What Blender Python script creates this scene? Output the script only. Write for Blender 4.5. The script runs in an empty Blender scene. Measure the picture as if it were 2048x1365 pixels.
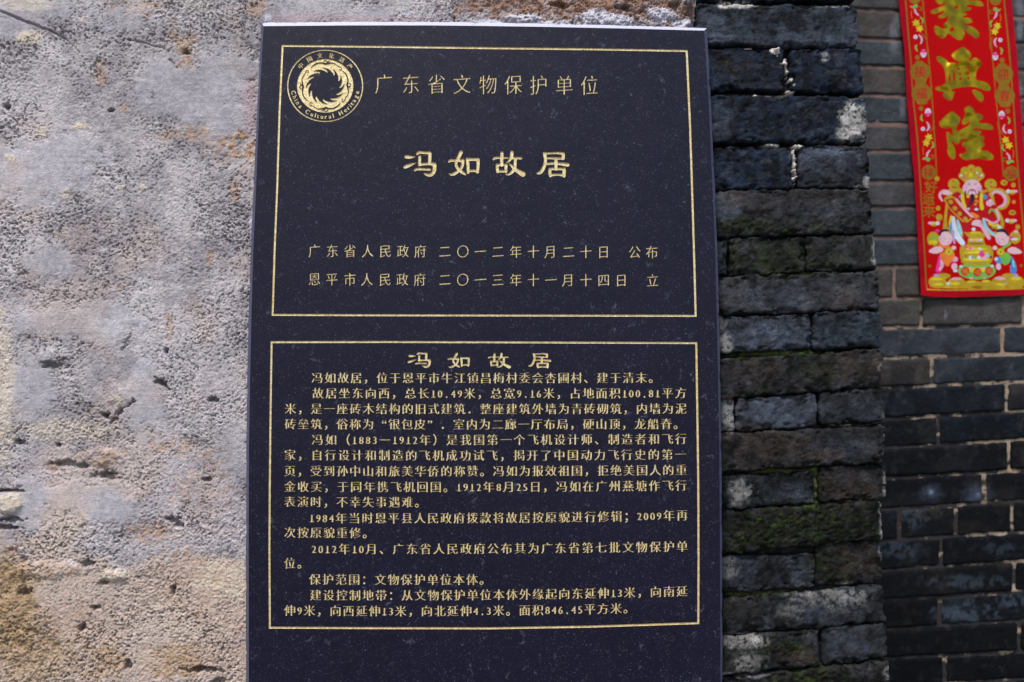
import bpy, math, random
import numpy as np
from mathutils import Vector, Matrix
from mathutils.geometry import delaunay_2d_cdt

S = bpy.context.scene
COL = S.collection
rad = math.radians

# ------------------------------------------------------------------ camera
F_MM = 28.0
FPX = F_MM / 36.0 * 2048.0
CAM = Vector((0.0, -1.03, 1.5))
PITCH, YAW = 4.7, 1.8
cd = bpy.data.cameras.new('camera')
cam = bpy.data.objects.new('camera', cd); COL.objects.link(cam)
cam.location = CAM
cam.rotation_euler = (rad(90 + PITCH), 0, rad(-YAW))
cd.lens = F_MM; cd.sensor_width = 36.0; cd.clip_start = 0.05; cd.clip_end = 200
cd.dof.use_dof = True; cd.dof.focus_distance = 1.04; cd.dof.aperture_fstop = 4.6
S.camera = cam
S.render.resolution_x, S.render.resolution_y = 1024, 682

# ------------------------------------------------------------------ world, sun, exposure
SUN_EL, SUN_AZ = 60.0, -24.0            # azimuth measured from behind the camera (-y), negative = from the left
to_sun = Vector((math.sin(rad(SUN_AZ)) * math.cos(rad(SUN_EL)), -math.cos(rad(SUN_AZ)) * math.cos(rad(SUN_EL)), math.sin(rad(SUN_EL))))
w = bpy.data.worlds.new("World"); S.world = w; w.use_nodes = True
wn = w.node_tree.nodes; wl = w.node_tree.links
bg = wn['Background']; sky = wn.new('ShaderNodeTexSky'); sky.sky_type = 'NISHITA'; sky.sun_disc = False
sky.sun_elevation = rad(SUN_EL)
sky.sun_rotation = math.atan2(to_sun.x, to_sun.y)
sky.air_density = 1.0; sky.dust_density = 2.0; sky.ozone_density = 1.0
wl.new(sky.outputs[0], bg.inputs[0]); bg.inputs[1].default_value = 0.085
sd = bpy.data.lights.new('sun', 'SUN'); sd.energy = 1.5; sd.angle = rad(10); sd.color = (1.0, 0.96, 0.91)
sun = bpy.data.objects.new('sun', sd); COL.objects.link(sun)
sun.rotation_euler = to_sun.to_track_quat('Z', 'Y').to_euler()
S.view_settings.view_transform = 'Standard'; S.view_settings.look = 'None'
S.view_settings.exposure = 1.3; S.view_settings.gamma = 1.0
S.view_settings.use_curve_mapping = False

# ------------------------------------------------------------------ helpers
_R = cam.rotation_euler.to_matrix()
RM = np.array(_R)
def P(px, py, Y):
    """where the line of sight through photo point (px, py) meets the vertical plane y = Y"""
    px = np.asarray(px, float); py = np.asarray(py, float)
    d = np.stack([(px - 1024.0) / FPX, -(py - 682.5) / FPX, -np.ones_like(px)], -1) @ RM.T
    t = (Y - CAM.y) / d[..., 1]
    return np.stack([CAM.x + t * d[..., 0], np.full_like(px, 1.0) * Y, CAM.z + t * d[..., 2]], -1)
def PX(x, z, Y):
    """inverse of P for points of the plane y = Y"""
    v = np.stack([np.asarray(x) - CAM.x, np.full_like(np.asarray(x, float), Y - CAM.y), np.asarray(z) - CAM.z], -1) @ RM
    return 1024.0 + v[..., 0] / -v[..., 2] * FPX, 682.5 - v[..., 1] / -v[..., 2] * FPX

def mesh(name, v, f, mats=(), mi=None, col=None, smooth=False):
    me = bpy.data.meshes.new(name)
    v = np.asarray(v, np.float32).reshape(-1, 3)
    if isinstance(f, np.ndarray):
        n, k = f.shape
        me.vertices.add(len(v)); me.vertices.foreach_set('co', v.ravel())
        me.loops.add(n * k); me.loops.foreach_set('vertex_index', f.astype(np.int32).ravel())
        me.polygons.add(n); me.polygons.foreach_set('loop_start', np.arange(0, n * k, k, dtype=np.int32))
    else:
        me.from_pydata(v.tolist(), [], f)
    for m in mats: me.materials.append(m)
    if mi is not None: me.polygons.foreach_set('material_index', np.asarray(mi, np.int32))
    me.update(calc_edges=True)
    if col is not None:
        a = me.color_attributes.new('col', 'FLOAT_COLOR', 'POINT')
        c = np.ones((len(v), 4), np.float32); c[:, :3] = col
        a.data.foreach_set('color', c.ravel())
    me.polygons.foreach_set('use_smooth', np.full(len(me.polygons), bool(smooth)))
    me.update()
    return me
def obj(name, me, parent=None, label=None, kind=None, cat=None, group=None, loc=None):
    o = bpy.data.objects.new(name, me); COL.objects.link(o)
    if parent: o.parent = parent
    if label: o['label'] = label
    if kind: o['kind'] = kind
    if cat: o['category'] = cat
    if group: o['group'] = group
    if loc is not None: o.location = loc
    return o
def empty(name, label, cat, group=None):
    return obj(name, None, None, label, None, cat, group)

def _hash(ix, iy, seed):
    h = (ix.astype(np.int64) * 374761393 + iy.astype(np.int64) * 668265263 + seed * 1442695041) & 0xffffffff
    h = ((h ^ (h >> 13)) * 1274126177) & 0xffffffff
    h = ((h ^ (h >> 16)) * 2246822519) & 0xffffffff
    return ((h ^ (h >> 15)) & 0xffffff) / float(0xffffff)
def vn(x, y, seed=0):
    x = np.asarray(x, float); y = np.asarray(y, float)
    x0 = np.floor(x); y0 = np.floor(y); fx = x - x0; fy = y - y0
    fx = fx * fx * fx * (fx * (fx * 6 - 15) + 10); fy = fy * fy * fy * (fy * (fy * 6 - 15) + 10)
    a = _hash(x0, y0, seed); b = _hash(x0 + 1, y0, seed); c = _hash(x0, y0 + 1, seed); d = _hash(x0 + 1, y0 + 1, seed)
    return (a * (1 - fx) + b * fx) * (1 - fy) + (c * (1 - fx) + d * fx) * fy
def fbm(x, y, seed=0, o=4, g=0.5):
    s = 0; a = 1; t = 0
    c, sn = math.cos(.6), math.sin(.6)
    for i in range(o):
        s = s + a * vn(x, y, seed + i * 17); t += a; a *= g
        x, y = (x * c - y * sn) * 2.03 + 11.3, (x * sn + y * c) * 2.03 + 5.7
    return s / t
def sst(a, b, x):
    t = np.clip((x - a) / (b - a), 0, 1); return t * t * (3 - 2 * t)
def mixc(c, d, m):
    return c * (1 - m[..., None]) + np.asarray(d, float) * m[..., None]
def blobs(px, py, lst, seed, warp=0.55, scale=14., soft=.5):
    """1 inside ragged patches (cx, cy, rx, ry[, strength]) given in photo points"""
    m = np.zeros_like(px)
    n1 = fbm(px / scale, py / scale, seed, 4, .6) - .5; n2 = fbm(px / scale, py / scale, seed + 91, 4, .6) - .5
    for b in lst:
        cx, cy, rx, ry = b[:4]; s = b[4] if len(b) > 4 else 1.0
        d = np.sqrt(((px - cx) / rx + n1 * warp * 2.2) ** 2 + ((py - cy) / ry + n2 * warp * 2.2) ** 2)
        m = np.maximum(m, s * (1 - sst(1 - soft, 1 + soft, d)))
    return m
def polyline_d(px, py, pts):
    d = np.full_like(px, 1e9)
    for (x0, y0), (x1, y1) in zip(pts[:-1], pts[1:]):
        L = (x1 - x0) ** 2 + (y1 - y0) ** 2
        t = np.clip(((px - x0) * (x1 - x0) + (py - y0) * (y1 - y0)) / L, 0, 1)
        d = np.minimum(d, np.hypot(px - x0 - t * (x1 - x0), py - y0 - t * (y1 - y0)))
    return d

# ------------------------------------------------------------------ materials
def new_mat(name):
    m = bpy.data.materials.new(name); m.use_nodes = True
    nt = m.node_tree; return m, nt, nt.nodes['Principled BSDF']
def nd(nt, t, **kw):
    n = nt.nodes.new(t)
    for k, v in kw.items():
        if k in n.inputs: n.inputs[k].default_value = v
        else: setattr(n, k, v)
    return n
def noise(nt, scale, detail=4, rough=.6, dist=0.0, coord=None):
    n = nd(nt, 'ShaderNodeTexNoise'); n.inputs['Scale'].default_value = scale
    n.inputs['Detail'].default_value = detail; n.inputs['Roughness'].default_value = rough; n.inputs['Distortion'].default_value = dist
    if coord is None:
        coord = nt.nodes.get('geo') or nd(nt, 'ShaderNodeNewGeometry', name='geo')
        nt.links.new(coord.outputs['Position'], n.inputs['Vector'])
    return n
def ramp(nt, src, p0, p1, c0=(0, 0, 0, 1), c1=(1, 1, 1, 1)):
    r = nd(nt, 'ShaderNodeValToRGB'); e = r.color_ramp.elements
    e[0].position, e[1].position = p0, p1; e[0].color, e[1].color = c0, c1
    nt.links.new(src, r.inputs[0]); return r
def mixn(nt, a, b, fac, mode='MIX'):
    m = nd(nt, 'ShaderNodeMix', data_type='RGBA', blend_type=mode)
    for sock, v in ((m.inputs[0], fac), (m.inputs[6], a), (m.inputs[7], b)):
        if hasattr(v, 'is_linked') or isinstance(v, bpy.types.NodeSocket): nt.links.new(v, sock)
        else: sock.default_value = v
    return m.outputs[2]
def bump(nt, bs, heights):
    prev = None
    for src, dist, st in heights:
        b = nd(nt, 'ShaderNodeBump'); b.inputs['Distance'].default_value = dist; b.inputs['Strength'].default_value = st
        nt.links.new(src, b.inputs['Height'])
        if prev: nt.links.new(prev.outputs[0], b.inputs['Normal'])
        prev = b
    nt.links.new(prev.outputs[0], bs.inputs['Normal'])

def mat_vcol(name, rough, fine, amp, bumps, speck=None, spec=.5):
    """rough masonry: colour attribute of the mesh times fine grain"""
    m, nt, b = new_mat(name)
    at = nd(nt, 'ShaderNodeVertexColor', layer_name='col')
    n = noise(nt, fine, 5, .7)
    r = ramp(nt, n.outputs[0], .3, .7, (1 - amp,) * 3 + (1,), (1 + amp,) * 3 + (1,))
    c = mixn(nt, at.outputs[0], r.outputs[0], 1.0, 'MULTIPLY')
    if speck:
        n2 = noise(nt, speck[0], 3, .6)
        r2 = ramp(nt, n2.outputs[0], speck[1], speck[1] + .06)
        f = nd(nt, 'ShaderNodeMath', operation='MULTIPLY'); nt.links.new(r2.outputs[0], f.inputs[0]); f.inputs[1].default_value = speck[3]
        c = mixn(nt, c, speck[2], f.outputs[0])
    nt.links.new(c, b.inputs['Base Color'])
    b.inputs['Roughness'].default_value = rough; b.inputs['Specular IOR Level'].default_value = spec
    hs = []
    for sc, de, dist, st in bumps:
        q = noise(nt, sc, de, .65); hs.append((q.outputs[0], dist, st))
    bump(nt, b, hs)
    return m

M_STUCCO = mat_vcol('lime_stucco', .92, 620, .38, [(560, 3, .0011, .9), (1300, 3, .0008, 1.0)], (620, .59, (.055, .045, .05, 1), .7), .25)
M_BRICK = mat_vcol('weathered_brick', .62, 650, .6, [(260, 6, .0020, .9), (800, 4, .0010, 1.0)], (480, .65, (.10, .11, .14, 1), .3), .10)
M_BRICKF = mat_vcol('grey_brick', .85, 420, .42, [(220, 6, .0018, .9)], (430, .66, (.16, .16, .17, 1), .12), .1)
M_MORTAR = mat_vcol('old_mortar', .95, 600, .35, [(500, 5, .0015, .8)], None, .2)

def granite():
    m, nt, b = new_mat('polished_dark_granite')
    base = noise(nt, 620, 4, .75)
    r = ramp(nt, base.outputs[0], .35, .68, (.0016, .0014, .0075, 1), (.0092, .0078, .0245, 1))
    big = noise(nt, 9, 3, .6)
    rb = ramp(nt, big.outputs[0], .35, .7, (.8, .75, .85, 1), (1.2, 1.1, 1.1, 1))
    c = mixn(nt, r.outputs[0], rb.outputs[0], 1.0, 'MULTIPLY')
    # pale mineral flecks
    f1 = noise(nt, 520, 3, .55, .5); fl = ramp(nt, f1.outputs[0], .615, .70)
    dens = noise(nt, 60, 4, .7); rd = ramp(nt, dens.outputs[0], .36, .62)
    mul = nd(nt, 'ShaderNodeMath', operation='MULTIPLY'); nt.links.new(fl.outputs[0], mul.inputs[0]); nt.links.new(rd.outputs[0], mul.inputs[1])
    mul2 = nd(nt, 'ShaderNodeMath', operation='MULTIPLY'); nt.links.new(mul.outputs[0], mul2.inputs[0]); mul2.inputs[1].default_value = .8
    c = mixn(nt, c, (.13, .15, .22, 1), mul2.outputs[0])
    k1 = noise(nt, 330, 3, .6); rk = ramp(nt, k1.outputs[0], .60, .70, (1, 1, 1, 1), (.25, .25, .25, 1))
    c = mixn(nt, c, rk.outputs[0], 1.0, 'MULTIPLY')
    f2 = noise(nt, 190, 4, .7, 1.2); fl2 = ramp(nt, f2.outputs[0], .66, .73)
    m22 = nd(nt, 'ShaderNodeMath', operation='MULTIPLY'); nt.links.new(fl2.outputs[0], m22.inputs[0]); m22.inputs[1].default_value = .7
    c = mixn(nt, c, (.16, .19, .26, 1), m22.outputs[0])
    # dust smudges and scuffs
    d1 = noise(nt, 75, 6, .75, .6); r1 = ramp(nt, d1.outputs[0], .60, .76)
    m3 = nd(nt, 'ShaderNodeMath', operation='MULTIPLY'); nt.links.new(r1.outputs[0], m3.inputs[0]); m3.inputs[1].default_value = .42
    c = mixn(nt, c, (.22, .24, .30, 1), m3.outputs[0])
    nt.links.new(c, b.inputs['Base Color'])
    rn = noise(nt, 60, 4, .6); rr = ramp(nt, rn.outputs[0], .3, .7, (.38,) * 3 + (1,), (.52,) * 3 + (1,))
    nt.links.new(rr.outputs[0], b.inputs['Roughness'])
    b.inputs['Specular IOR Level'].default_value = .21
    q = noise(nt, 900, 3, .6); bump(nt, b, [(q.outputs[0], .00012, .5)])
    return m
M_GRANITE = granite()
def sawn(nm, c0, c1):
    m, nt, b = new_mat(nm)
    n = noise(nt, 700, 4, .7)
    r = ramp(nt, n.outputs[0], .3, .7, c0, c1)
    nt.links.new(r.outputs[0], b.inputs['Base Color']); b.inputs['Roughness'].default_value = .55
    return m
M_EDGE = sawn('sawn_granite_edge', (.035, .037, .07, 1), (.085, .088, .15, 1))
M_EDGE_LIT = sawn('lit_granite_edge', (.30, .30, .38, 1), (.55, .55, .66, 1))  # same stone, paler: the bright light on the top chamfer painted into its colour
def gold(name, c0, c1, metal, rough, bd=.0004):
    m, nt, b = new_mat(name)
    n = noise(nt, 420, 4, .7); r = ramp(nt, n.outputs[0], .35, .68, c0, c1)
    nt.links.new(r.outputs[0], b.inputs['Base Color'])
    b.inputs['Metallic'].default_value = metal; b.inputs['Roughness'].default_value = rough
    q = noise(nt, 700, 3, .6); bump(nt, b, [(q.outputs[0], bd, .8)])
    return m
M_GOLD = gold('gold_paint', (.44, .31, .11, 1), (.90, .77, .43, 1), .30, .42)

def flat(name, c, rough=.5, metal=0, var=.12, scale=90, spec=.15):
    m, nt, b = new_mat(name)
    n = noise(nt, scale, 4, .6)
    lo = tuple(x * (1 - var) for x in c) + (1,); hi = tuple(min(1, x * (1 + var)) for x in c) + (1,)
    r = ramp(nt, n.outputs[0], .3, .7, lo, hi); nt.links.new(r.outputs[0], b.inputs['Base Color'])
    b.inputs['Roughness'].default_value = rough; b.inputs['Metallic'].default_value = metal; b.inputs['Specular IOR Level'].default_value = min(spec, .06)
    return m
def foil():
    m, nt, b = new_mat('gold_foil_print')
    n = noise(nt, 60, 4, .6)
    r = ramp(nt, n.outputs[0], .35, .65, (.27, .17, .004, 1), (.36, .25, .008, 1))
    nt.links.new(r.outputs[0], b.inputs['Base Color'])
    b.inputs['Metallic'].default_value = .92; b.inputs['Roughness'].default_value = .24
    q = noise(nt, 38, 3, .6, .4); q2 = noise(nt, 12, 2, .5)
    bump(nt, b, [(q2.outputs[0], .050, .8), (q.outputs[0], .0022, .4)])
    return m
M_FOIL = foil()

# ------------------------------------------------------------------ outlines of glyphs
_fc = bpy.data.curves.new('glyph', 'FONT'); _fc.fill_mode = 'NONE'; _fc.resolution_u = 3
_fo = bpy.data.objects.new('glyph', _fc); COL.objects.link(_fo)
_gl = {}
def glyph(ch):
    if ch in _gl: return _gl[ch]
    _fc.body = ch
    dg = bpy.context.evaluated_depsgraph_get(); dg.update()
    e = _fo.evaluated_get(dg); me = e.to_mesh()
    vs = [(v.co.x, v.co.y) for v in me.vertices]
    nxt = {}
    for ed in me.edges: nxt.setdefault(ed.vertices[0], []).append(ed.vertices[1]); nxt.setdefault(ed.vertices[1], []).append(ed.vertices[0])
    seen = set(); loops = []
    for s in range(len(vs)):
        if s in seen or s not in nxt: continue
        lp = [s]; seen.add(s)
        cur = s
        while True:
            c = [k for k in sorted(nxt[cur], key=lambda k: (k != cur + 1, k)) if k not in seen]
            if not c: break
            cur = c[0]; seen.add(cur); lp.append(cur)
        if len(lp) > 2: loops.append(np.array([vs[i] for i in lp]))
    e.to_mesh_clear()
    _gl[ch] = loops
    return loops
def area(l):
    x, y = l[:, 0], l[:, 1]; return .5 * np.sum(x * np.roll(y, -1) - y * np.roll(x, -1))
def fatten(loops, ax, ay):
    """move outlines along their normals, by ax across and ay up and down (em)"""
    if not loops: return loops
    sg = 1 if sum(area(l) for l in loops) > 0 else -1
    out = []
    for l in loops:
        t1 = np.roll(l, -1, 0) - l; t0 = l - np.roll(l, 1, 0)
        t1 /= np.linalg.norm(t1, axis=1)[:, None] + 1e-9; t0 /= np.linalg.norm(t0, axis=1)[:, None] + 1e-9
        n0 = np.stack([t0[:, 1], -t0[:, 0]], 1) * sg; n1 = np.stack([t1[:, 1], -t1[:, 0]], 1) * sg
        n = n0 + n1; k = np.maximum(np.sum(n * n0, 1), .5)[:, None]; n = n / k
        out.append(l + n * np.array([ax, ay]))
    return out
def place(ch, cx, cy, s, sx=1.0, ax=0., ay=0., rise=0., rot=0., latin_w=None):
    ls = fatten(glyph(ch), ax, ay); out = []
    if not ls: return []
    half = ch.isascii()
    allp = np.concatenate(ls)
    mx = (allp[:, 0].min() + allp[:, 0].max()) / 2 if half else .5
    my = .36 if half else .38
    if ch in '“”': mx = (allp[:, 0].min() + allp[:, 0].max()) / 2; mx += -.25 if ch == '“' else .25
    for l in ls:
        x = (l[:, 0] - mx) * s * sx; y = -(l[:, 1] - my) * s - rise * x
        c, sn = math.cos(rot), math.sin(rot)
        out.append(np.stack([cx + x * c - y * sn, cy + x * sn + y * c], 1))
    return out
def ccw(l):
    l = np.asarray(l, float); return l if area(l) > 0 else l[::-1]
def disc(cx, cy, rx, ry=None, n=16, rot=0):
    ry = rx if ry is None else ry
    a = np.arange(n) * 2 * math.pi / n
    x = rx * np.cos(a); y = ry * np.sin(a); c, s = math.cos(rot), math.sin(rot)
    return np.stack([cx + x * c - y * s, cy + x * s + y * c], 1)
def stroke(pts, n=10, caps=True):
    """variable-width brush path [(x, y, width)...] -> overlapping ccw loops"""
    # refine
    q = []
    P_ = np.array(pts, float)
    for i in range(len(P_) - 1):
        p0 = P_[max(i - 1, 0)]; p1 = P_[i]; p2 = P_[i + 1]; p3 = P_[min(i + 2, len(P_) - 1)]
        k = 3
        for j in range(k):
            t = j / k
            q.append(.5 * ((2 * p1) + (-p0 + p2) * t + (2 * p0 - 5 * p1 + 4 * p2 - p3) * t * t + (-p0 + 3 * p1 - 3 * p2 + p3) * t ** 3))
    q.append(P_[-1]); q = np.array(q); q[:, 2] = np.maximum(q[:, 2], .3)
    d = np.gradient(q[:, :2], axis=0); d /= np.linalg.norm(d, axis=1)[:, None] + 1e-9
    nrm = np.stack([-d[:, 1], d[:, 0]], 1) * q[:, 2:3] / 2
    out = []
    L, R_ = q[:, :2] + nrm, q[:, :2] - nrm
    for i in range(len(q) - 1):
        out.append(ccw([L[i], L[i + 1], R_[i + 1], R_[i]]))
    if caps:
        for i in (0, len(q) - 1): out.append(ccw(disc(q[i, 0], q[i, 1], q[i, 2] / 2, n=n)))
    for i in range(3, len(q) - 1, 3): out.append(ccw(disc(q[i, 0], q[i, 1], q[i, 2] / 2 * .98, n=8)))
    return out
def smooth_poly(l, it=1):
    l = np.asarray(l, float)
    for _ in range(it):
        nx_ = np.roll(l, -1, 0)
        l = np.stack([l * .75 + nx_ * .25, l * .25 + nx_ * .75], 1).reshape(-1, 2)
    return l
def winding(pts, loops):
    w = np.zeros(len(pts), int)
    for l in loops:
        a = l; b = np.roll(l, -1, 0)
        px = pts[:, 0][:, None]; py = pts[:, 1][:, None]
        up = (a[:, 1] <= py) & (b[:, 1] > py); dn = (a[:, 1] > py) & (b[:, 1] <= py)
        cr = (b[:, 0] - a[:, 0]) * (py - a[:, 1]) - (px - a[:, 0]) * (b[:, 1] - a[:, 1])
        w += np.sum(up & (cr > 0), 1) - np.sum(dn & (cr < 0), 1)
    return w
def planar(outline, regions, extra=None):
    """split the outline's inside by regions [(key, add loops, cut loops)] (later ones win); all in photo points.
    returns verts2d, tris, index of the region per tri (-1: none)"""
    V = []; E = []
    def addl(l):
        n0 = len(V); V.extend(map(tuple, l)); n = len(l); E.extend((n0 + i, n0 + (i + 1) % n) for i in range(n))
    addl(outline)
    for _, a, c in regions:
        for l in list(a) + list(c): addl(l)
    if extra is not None: V.extend(map(tuple, extra))
    v, e, f, *_ = delaunay_2d_cdt([Vector(p) for p in V], E, [], 0, 1e-4)
    v = np.array([(p.x, p.y) for p in v]); f = np.array([t for t in f if len(t) == 3])
    c = v[f].mean(1)
    keep = winding(c, [np.asarray(outline, float)]) != 0
    f = f[keep]; c = c[keep]
    A = area_t(v, f); f = np.where((A < 0)[:, None], f[:, ::-1], f)
    tag = np.full(len(f), -1)
    for i, (_, a, cu) in enumerate(regions):
        al = np.concatenate(a); lo = al.min(0); hi = al.max(0)
        idx = np.nonzero((c[:, 0] >= lo[0]) & (c[:, 0] <= hi[0]) & (c[:, 1] >= lo[1]) & (c[:, 1] <= hi[1]))[0]
        if not len(idx): continue
        inn = winding(c[idx], a) != 0
        if cu: inn &= winding(c[idx], cu) == 0
        tag[idx[inn]] = i
    return v, f, tag
def area_t(v, f):
    a, b, c = v[f[:, 0]], v[f[:, 1]], v[f[:, 2]]
    return (b[:, 0] - a[:, 0]) * (c[:, 1] - a[:, 1]) - (c[:, 0] - a[:, 0]) * (b[:, 1] - a[:, 1])
def compact(v3, f):
    u, inv = np.unique(f, return_inverse=True)
    return v3[u], inv.reshape(f.shape)

#@@STRUCT
# ------------------------------------------------------------------ ground
Y_STUC, Y_BRICK, Y_BACK = .020, .030, .577
def ground():
    m, nt, b = new_mat('packed_earth')
    n = noise(nt, 6, 8, .65); r = ramp(nt, n.outputs[0], .3, .7, (.10, .095, .085, 1), (.20, .19, .17, 1))
    nt.links.new(r.outputs[0], b.inputs['Base Color']); b.inputs['Roughness'].default_value = .95
    q = noise(nt, 30, 6, .6); bump(nt, b, [(q.outputs[0], .01, .8)])
    s = 60
    obj('ground', mesh('ground', [(-s, -s, 0), (s, -s, 0), (s, s, 0), (-s, s, 0)], [(0, 1, 2, 3)], [m]), kind='structure',
        label='bare packed earth lane at the foot of the walls')
ground()

def grid_faces(nx, ny):
    i = np.arange(nx - 1)[None, :] + np.arange(ny - 1)[:, None] * nx
    return np.stack([i, i + 1, i + 1 + nx, i + nx], -1).reshape(-1, 4)

def box_v(x0, x1, y0, y1, z0, z1):
    v = [(x0, y0, z0), (x1, y0, z0), (x1, y1, z0), (x0, y1, z0), (x0, y0, z1), (x1, y0, z1), (x1, y1, z1), (x0, y1, z1)]
    f = [(0, 1, 5, 4), (1, 2, 6, 5), (2, 3, 7, 6), (3, 0, 4, 7), (4, 5, 6, 7), (3, 2, 1, 0)]
    return v, f

# ------------------------------------------------------------------ rendered wall
def stucco_wall():
    root = empty('stucco_wall', 'rough pale grey stucco wall with tan stains and pits, left of and above the black plaque', 'wall')
    p00 = P(-110, 1450, Y_STUC); p11 = P(1400, -110, Y_STUC)
    x0 = P(-130, 700, Y_STUC)[0]; x1 = P(1399, 20, Y_STUC)[0]
    z0 = P(0, 1470, Y_STUC)[2]; z1 = P(0, -110, Y_STUC)[2]
    xa = P(575, 400, Y_STUC)[0]
    st = .0010
    xs = np.concatenate([np.linspace(-3.2, x0 - .03, 40), np.arange(x0, x1, st)])
    zs = np.concatenate([np.linspace(0, z0 - .03, 12), np.arange(z0, z1, st), np.linspace(z1 + .03, 3.2, 14)])
    X, Z = np.meshgrid(xs, zs)
    px, py = PX(X, Z, Y_STUC)
    n = lambda s, sd, o=4, g=.5: fbm(X / s, Z / s, sd, o, g)
    # ---- masks
    smooth = blobs(px, py, [(45, 350, 120, 55), (120, 315, 95, 40), (337, 175, 55, 65), (415, 190, 60, 75), (450, 250, 42, 50), (455, 140, 60, 45),
        (70, 18, 95, 26), (15, 60, 60, 26), (230, 40, 90, 25, .6), (100, 525, 60, 38), (165, 650, 110, 40), (65, 770, 50, 70), (287, 790, 42, 75),
        (150, 995, 90, 30), (205, 1018, 60, 30), (60, 1005, 40, 50), (20, 1010, 25, 22), (620, 20, 90, 25, .7), (740, 30, 60, 18, .7),
        (470, 900, 40, 60, .6), (450, 1150, 60, 30, .5), (300, 720, 60, 50, .4)], 3, .6, 22, .35)
    rough = (1 - smooth * .88) * (.55 + .75 * sst(.35, .62, n(.07, 31)))
    brown = blobs(px, py, [(372, 100, 20, 34), (345, 60, 12, 30, .6), (388, 268, 42, 17, .8), (480, 288, 44, 26, 1.2), (500, 320, 16, 40, .8), (440, 300, 40, 26, .5),  (330, 272, 20, 12, .7), (470, 380, 11, 32, .8),
        (200, 145, 12, 24, .8), (285, 14, 55, 18, .55), (337, 650, 7, 34, .8), (243, 572, 7, 14, .8), (418, 515, 8, 16, .7), (370, 895, 70, 20, .65),
        (205, 915, 40, 20, .9), (307, 1065, 50, 24, .8), (355, 1110, 42, 14, .8), (90, 1142, 75, 15, .7), (218, 1322, 34, 32, .9), (352, 1325, 52, 38),
        (180, 1345, 40, 20, .7), (510, 20, 28, 18, .9), (400, 1000, 60, 70, .45), (250, 215, 10, 8, .7), (430, 960, 30, 60, .5), (20, 1300, 70, 60, .5), (380, 1180, 90, 70, .4), (130, 1260, 110, 60, .45), (455, 1290, 40, 60, .35), (60, 560, 30, 40, .3), (160, 480, 60, 40, .25)], 11, .75, 12, .4)
    dirt = blobs(px, py, [(1160, 8, 230, 38), (1340, 25, 50, 32), (940, 12, 40, 14, .7), (1010, 10, 90, 22, .9), (20, 1210, 48, 100, .95), (60, 1290, 60, 60, .5),
        (105, 935, 18, 12, .6)], 21, .5, 16, .3)
    cream = blobs(px, py, [(60, 75, 26, 13), (85, 265, 13, 12), (160, 252, 17, 8), (24, 318, 10, 11), (243, 378, 6, 5), (283, 375, 7, 6), (6, 780, 22, 140, .8),
        (130, 390, 9, 12, .7), (235, 800, 14, 16, .7), (20, 1005, 26, 20), (460, 1160, 60, 40, .8), (230, 1150, 30, 10, .9), (120, 860, 90, 22, .55),
        (60, 12, 50, 14, .6), (170, 40, 8, 8, .7), (395, 12, 30, 8, .4)], 33, .6, 10, .4)
    beige = sst(.46, .62, n(.09, 77, 5, .55) + .16 * sst(1020, 1200, py) + .04 * sst(700, 1000, py) - .10 * (1 - sst(300, 900, py)))
    smear = blobs(px, py, [(1053, 38, 32, 11), (985, 42, 42, 5), (1214, 40, 62, 14), (1187, 28, 22, 12), (1322, 30, 32, 15), (1366, 45, 22, 9), (810, 29, 16, 4),
        (535, 38, 7, 9), (1120, 45, 40, 5, .8), (502, 445, 5, 20, .8)], 41, .45, 8, .2)
    pink = blobs(px, py, [(500, 205, 16, 70), (650, 38, 120, 9, .8), (780, 40, 90, 8, .7)], 43, .25, 14, .25)
    # ---- relief (metres, + = towards the viewer)
    g1 = n(.0023, 1, 4, .66) - .5; g2 = n(.0105, 5, 4, .6) - .5; g3 = n(.0019, 9, 2) - .5
    pit = sst(.60, .72, n(.0024, 61, 3, .6)) * (.4 + .6 * sst(.4, .6, n(.03, 62)))
    h = (n(.16, 2, 3) - .5) * .0075 + (n(.045, 4, 3) - .5) * .0026
    h += rough * (g1 * .0028 + g2 * .0014 + g3 * .0012 - pit * .0026)
    h += (1 - rough.clip(0, 1)) * ((n(.011, 8) - .5) * .0007 + (fbm(X / .05, Z / .0035, 71, 3) - .5) * .0005)
    h += smooth * .0012 + cream * .0006 * (g1 * 3 + 1)
    h += dirt * ((n(.012, 13, 4, .65) - .5) * .010 - .003) + brown * ((n(.007, 14, 4, .65) - .5) * .004 - .0006)
    lump = blobs(px, py, [(205, 915, 36, 16), (90, 1140, 70, 14), (230, 1150, 26, 10), (1320, 28, 30, 12), (1214, 38, 60, 10), (1053, 38, 30, 8), (20, 1005, 24, 20),
                          (100, 712, 30, 14), (245, 790, 26, 22, .7)], 51, .35, 14, .5)
    h += lump * .0040
    holes = blobs(px, py, [(372, 106, 6, 5), (222, 221, 6, 4), (332, 703, 4, 9), (100, 729, 14, 6), (320, 766, 10, 7), (126, 928, 22, 7), (160, 933, 12, 6),
        (212, 952, 23, 8), (345, 1040, 15, 6), (357, 1050, 8, 7), (20, 1040, 24, 6), (20, 982, 30, 3.5), (178, 1127, 14, 6), (208, 1166, 9, 5), (48, 1185, 12, 9),
        (402, 1341, 28, 6), (440, 1364, 16, 6), (14, 214, 6, 5), (255, 1330, 6, 10), (165, 1255, 8, 8), (415, 960, 8, 5), (10, 1055, 20, 6), (40, 885, 10, 5),
        (115, 890, 8, 4), (210, 830, 8, 5), (425, 800, 12, 5), (190, 1215, 9, 5), (345, 1180, 4, 10), (1250, 14, 14, 6), (1120, 10, 16, 6), (1350, 12, 10, 8)], 55, .85, 7, .4)
    h -= holes * .0085
    wob = (fbm(px / 7, py / 7, 88, 4, .65) - .5) * 13
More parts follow.
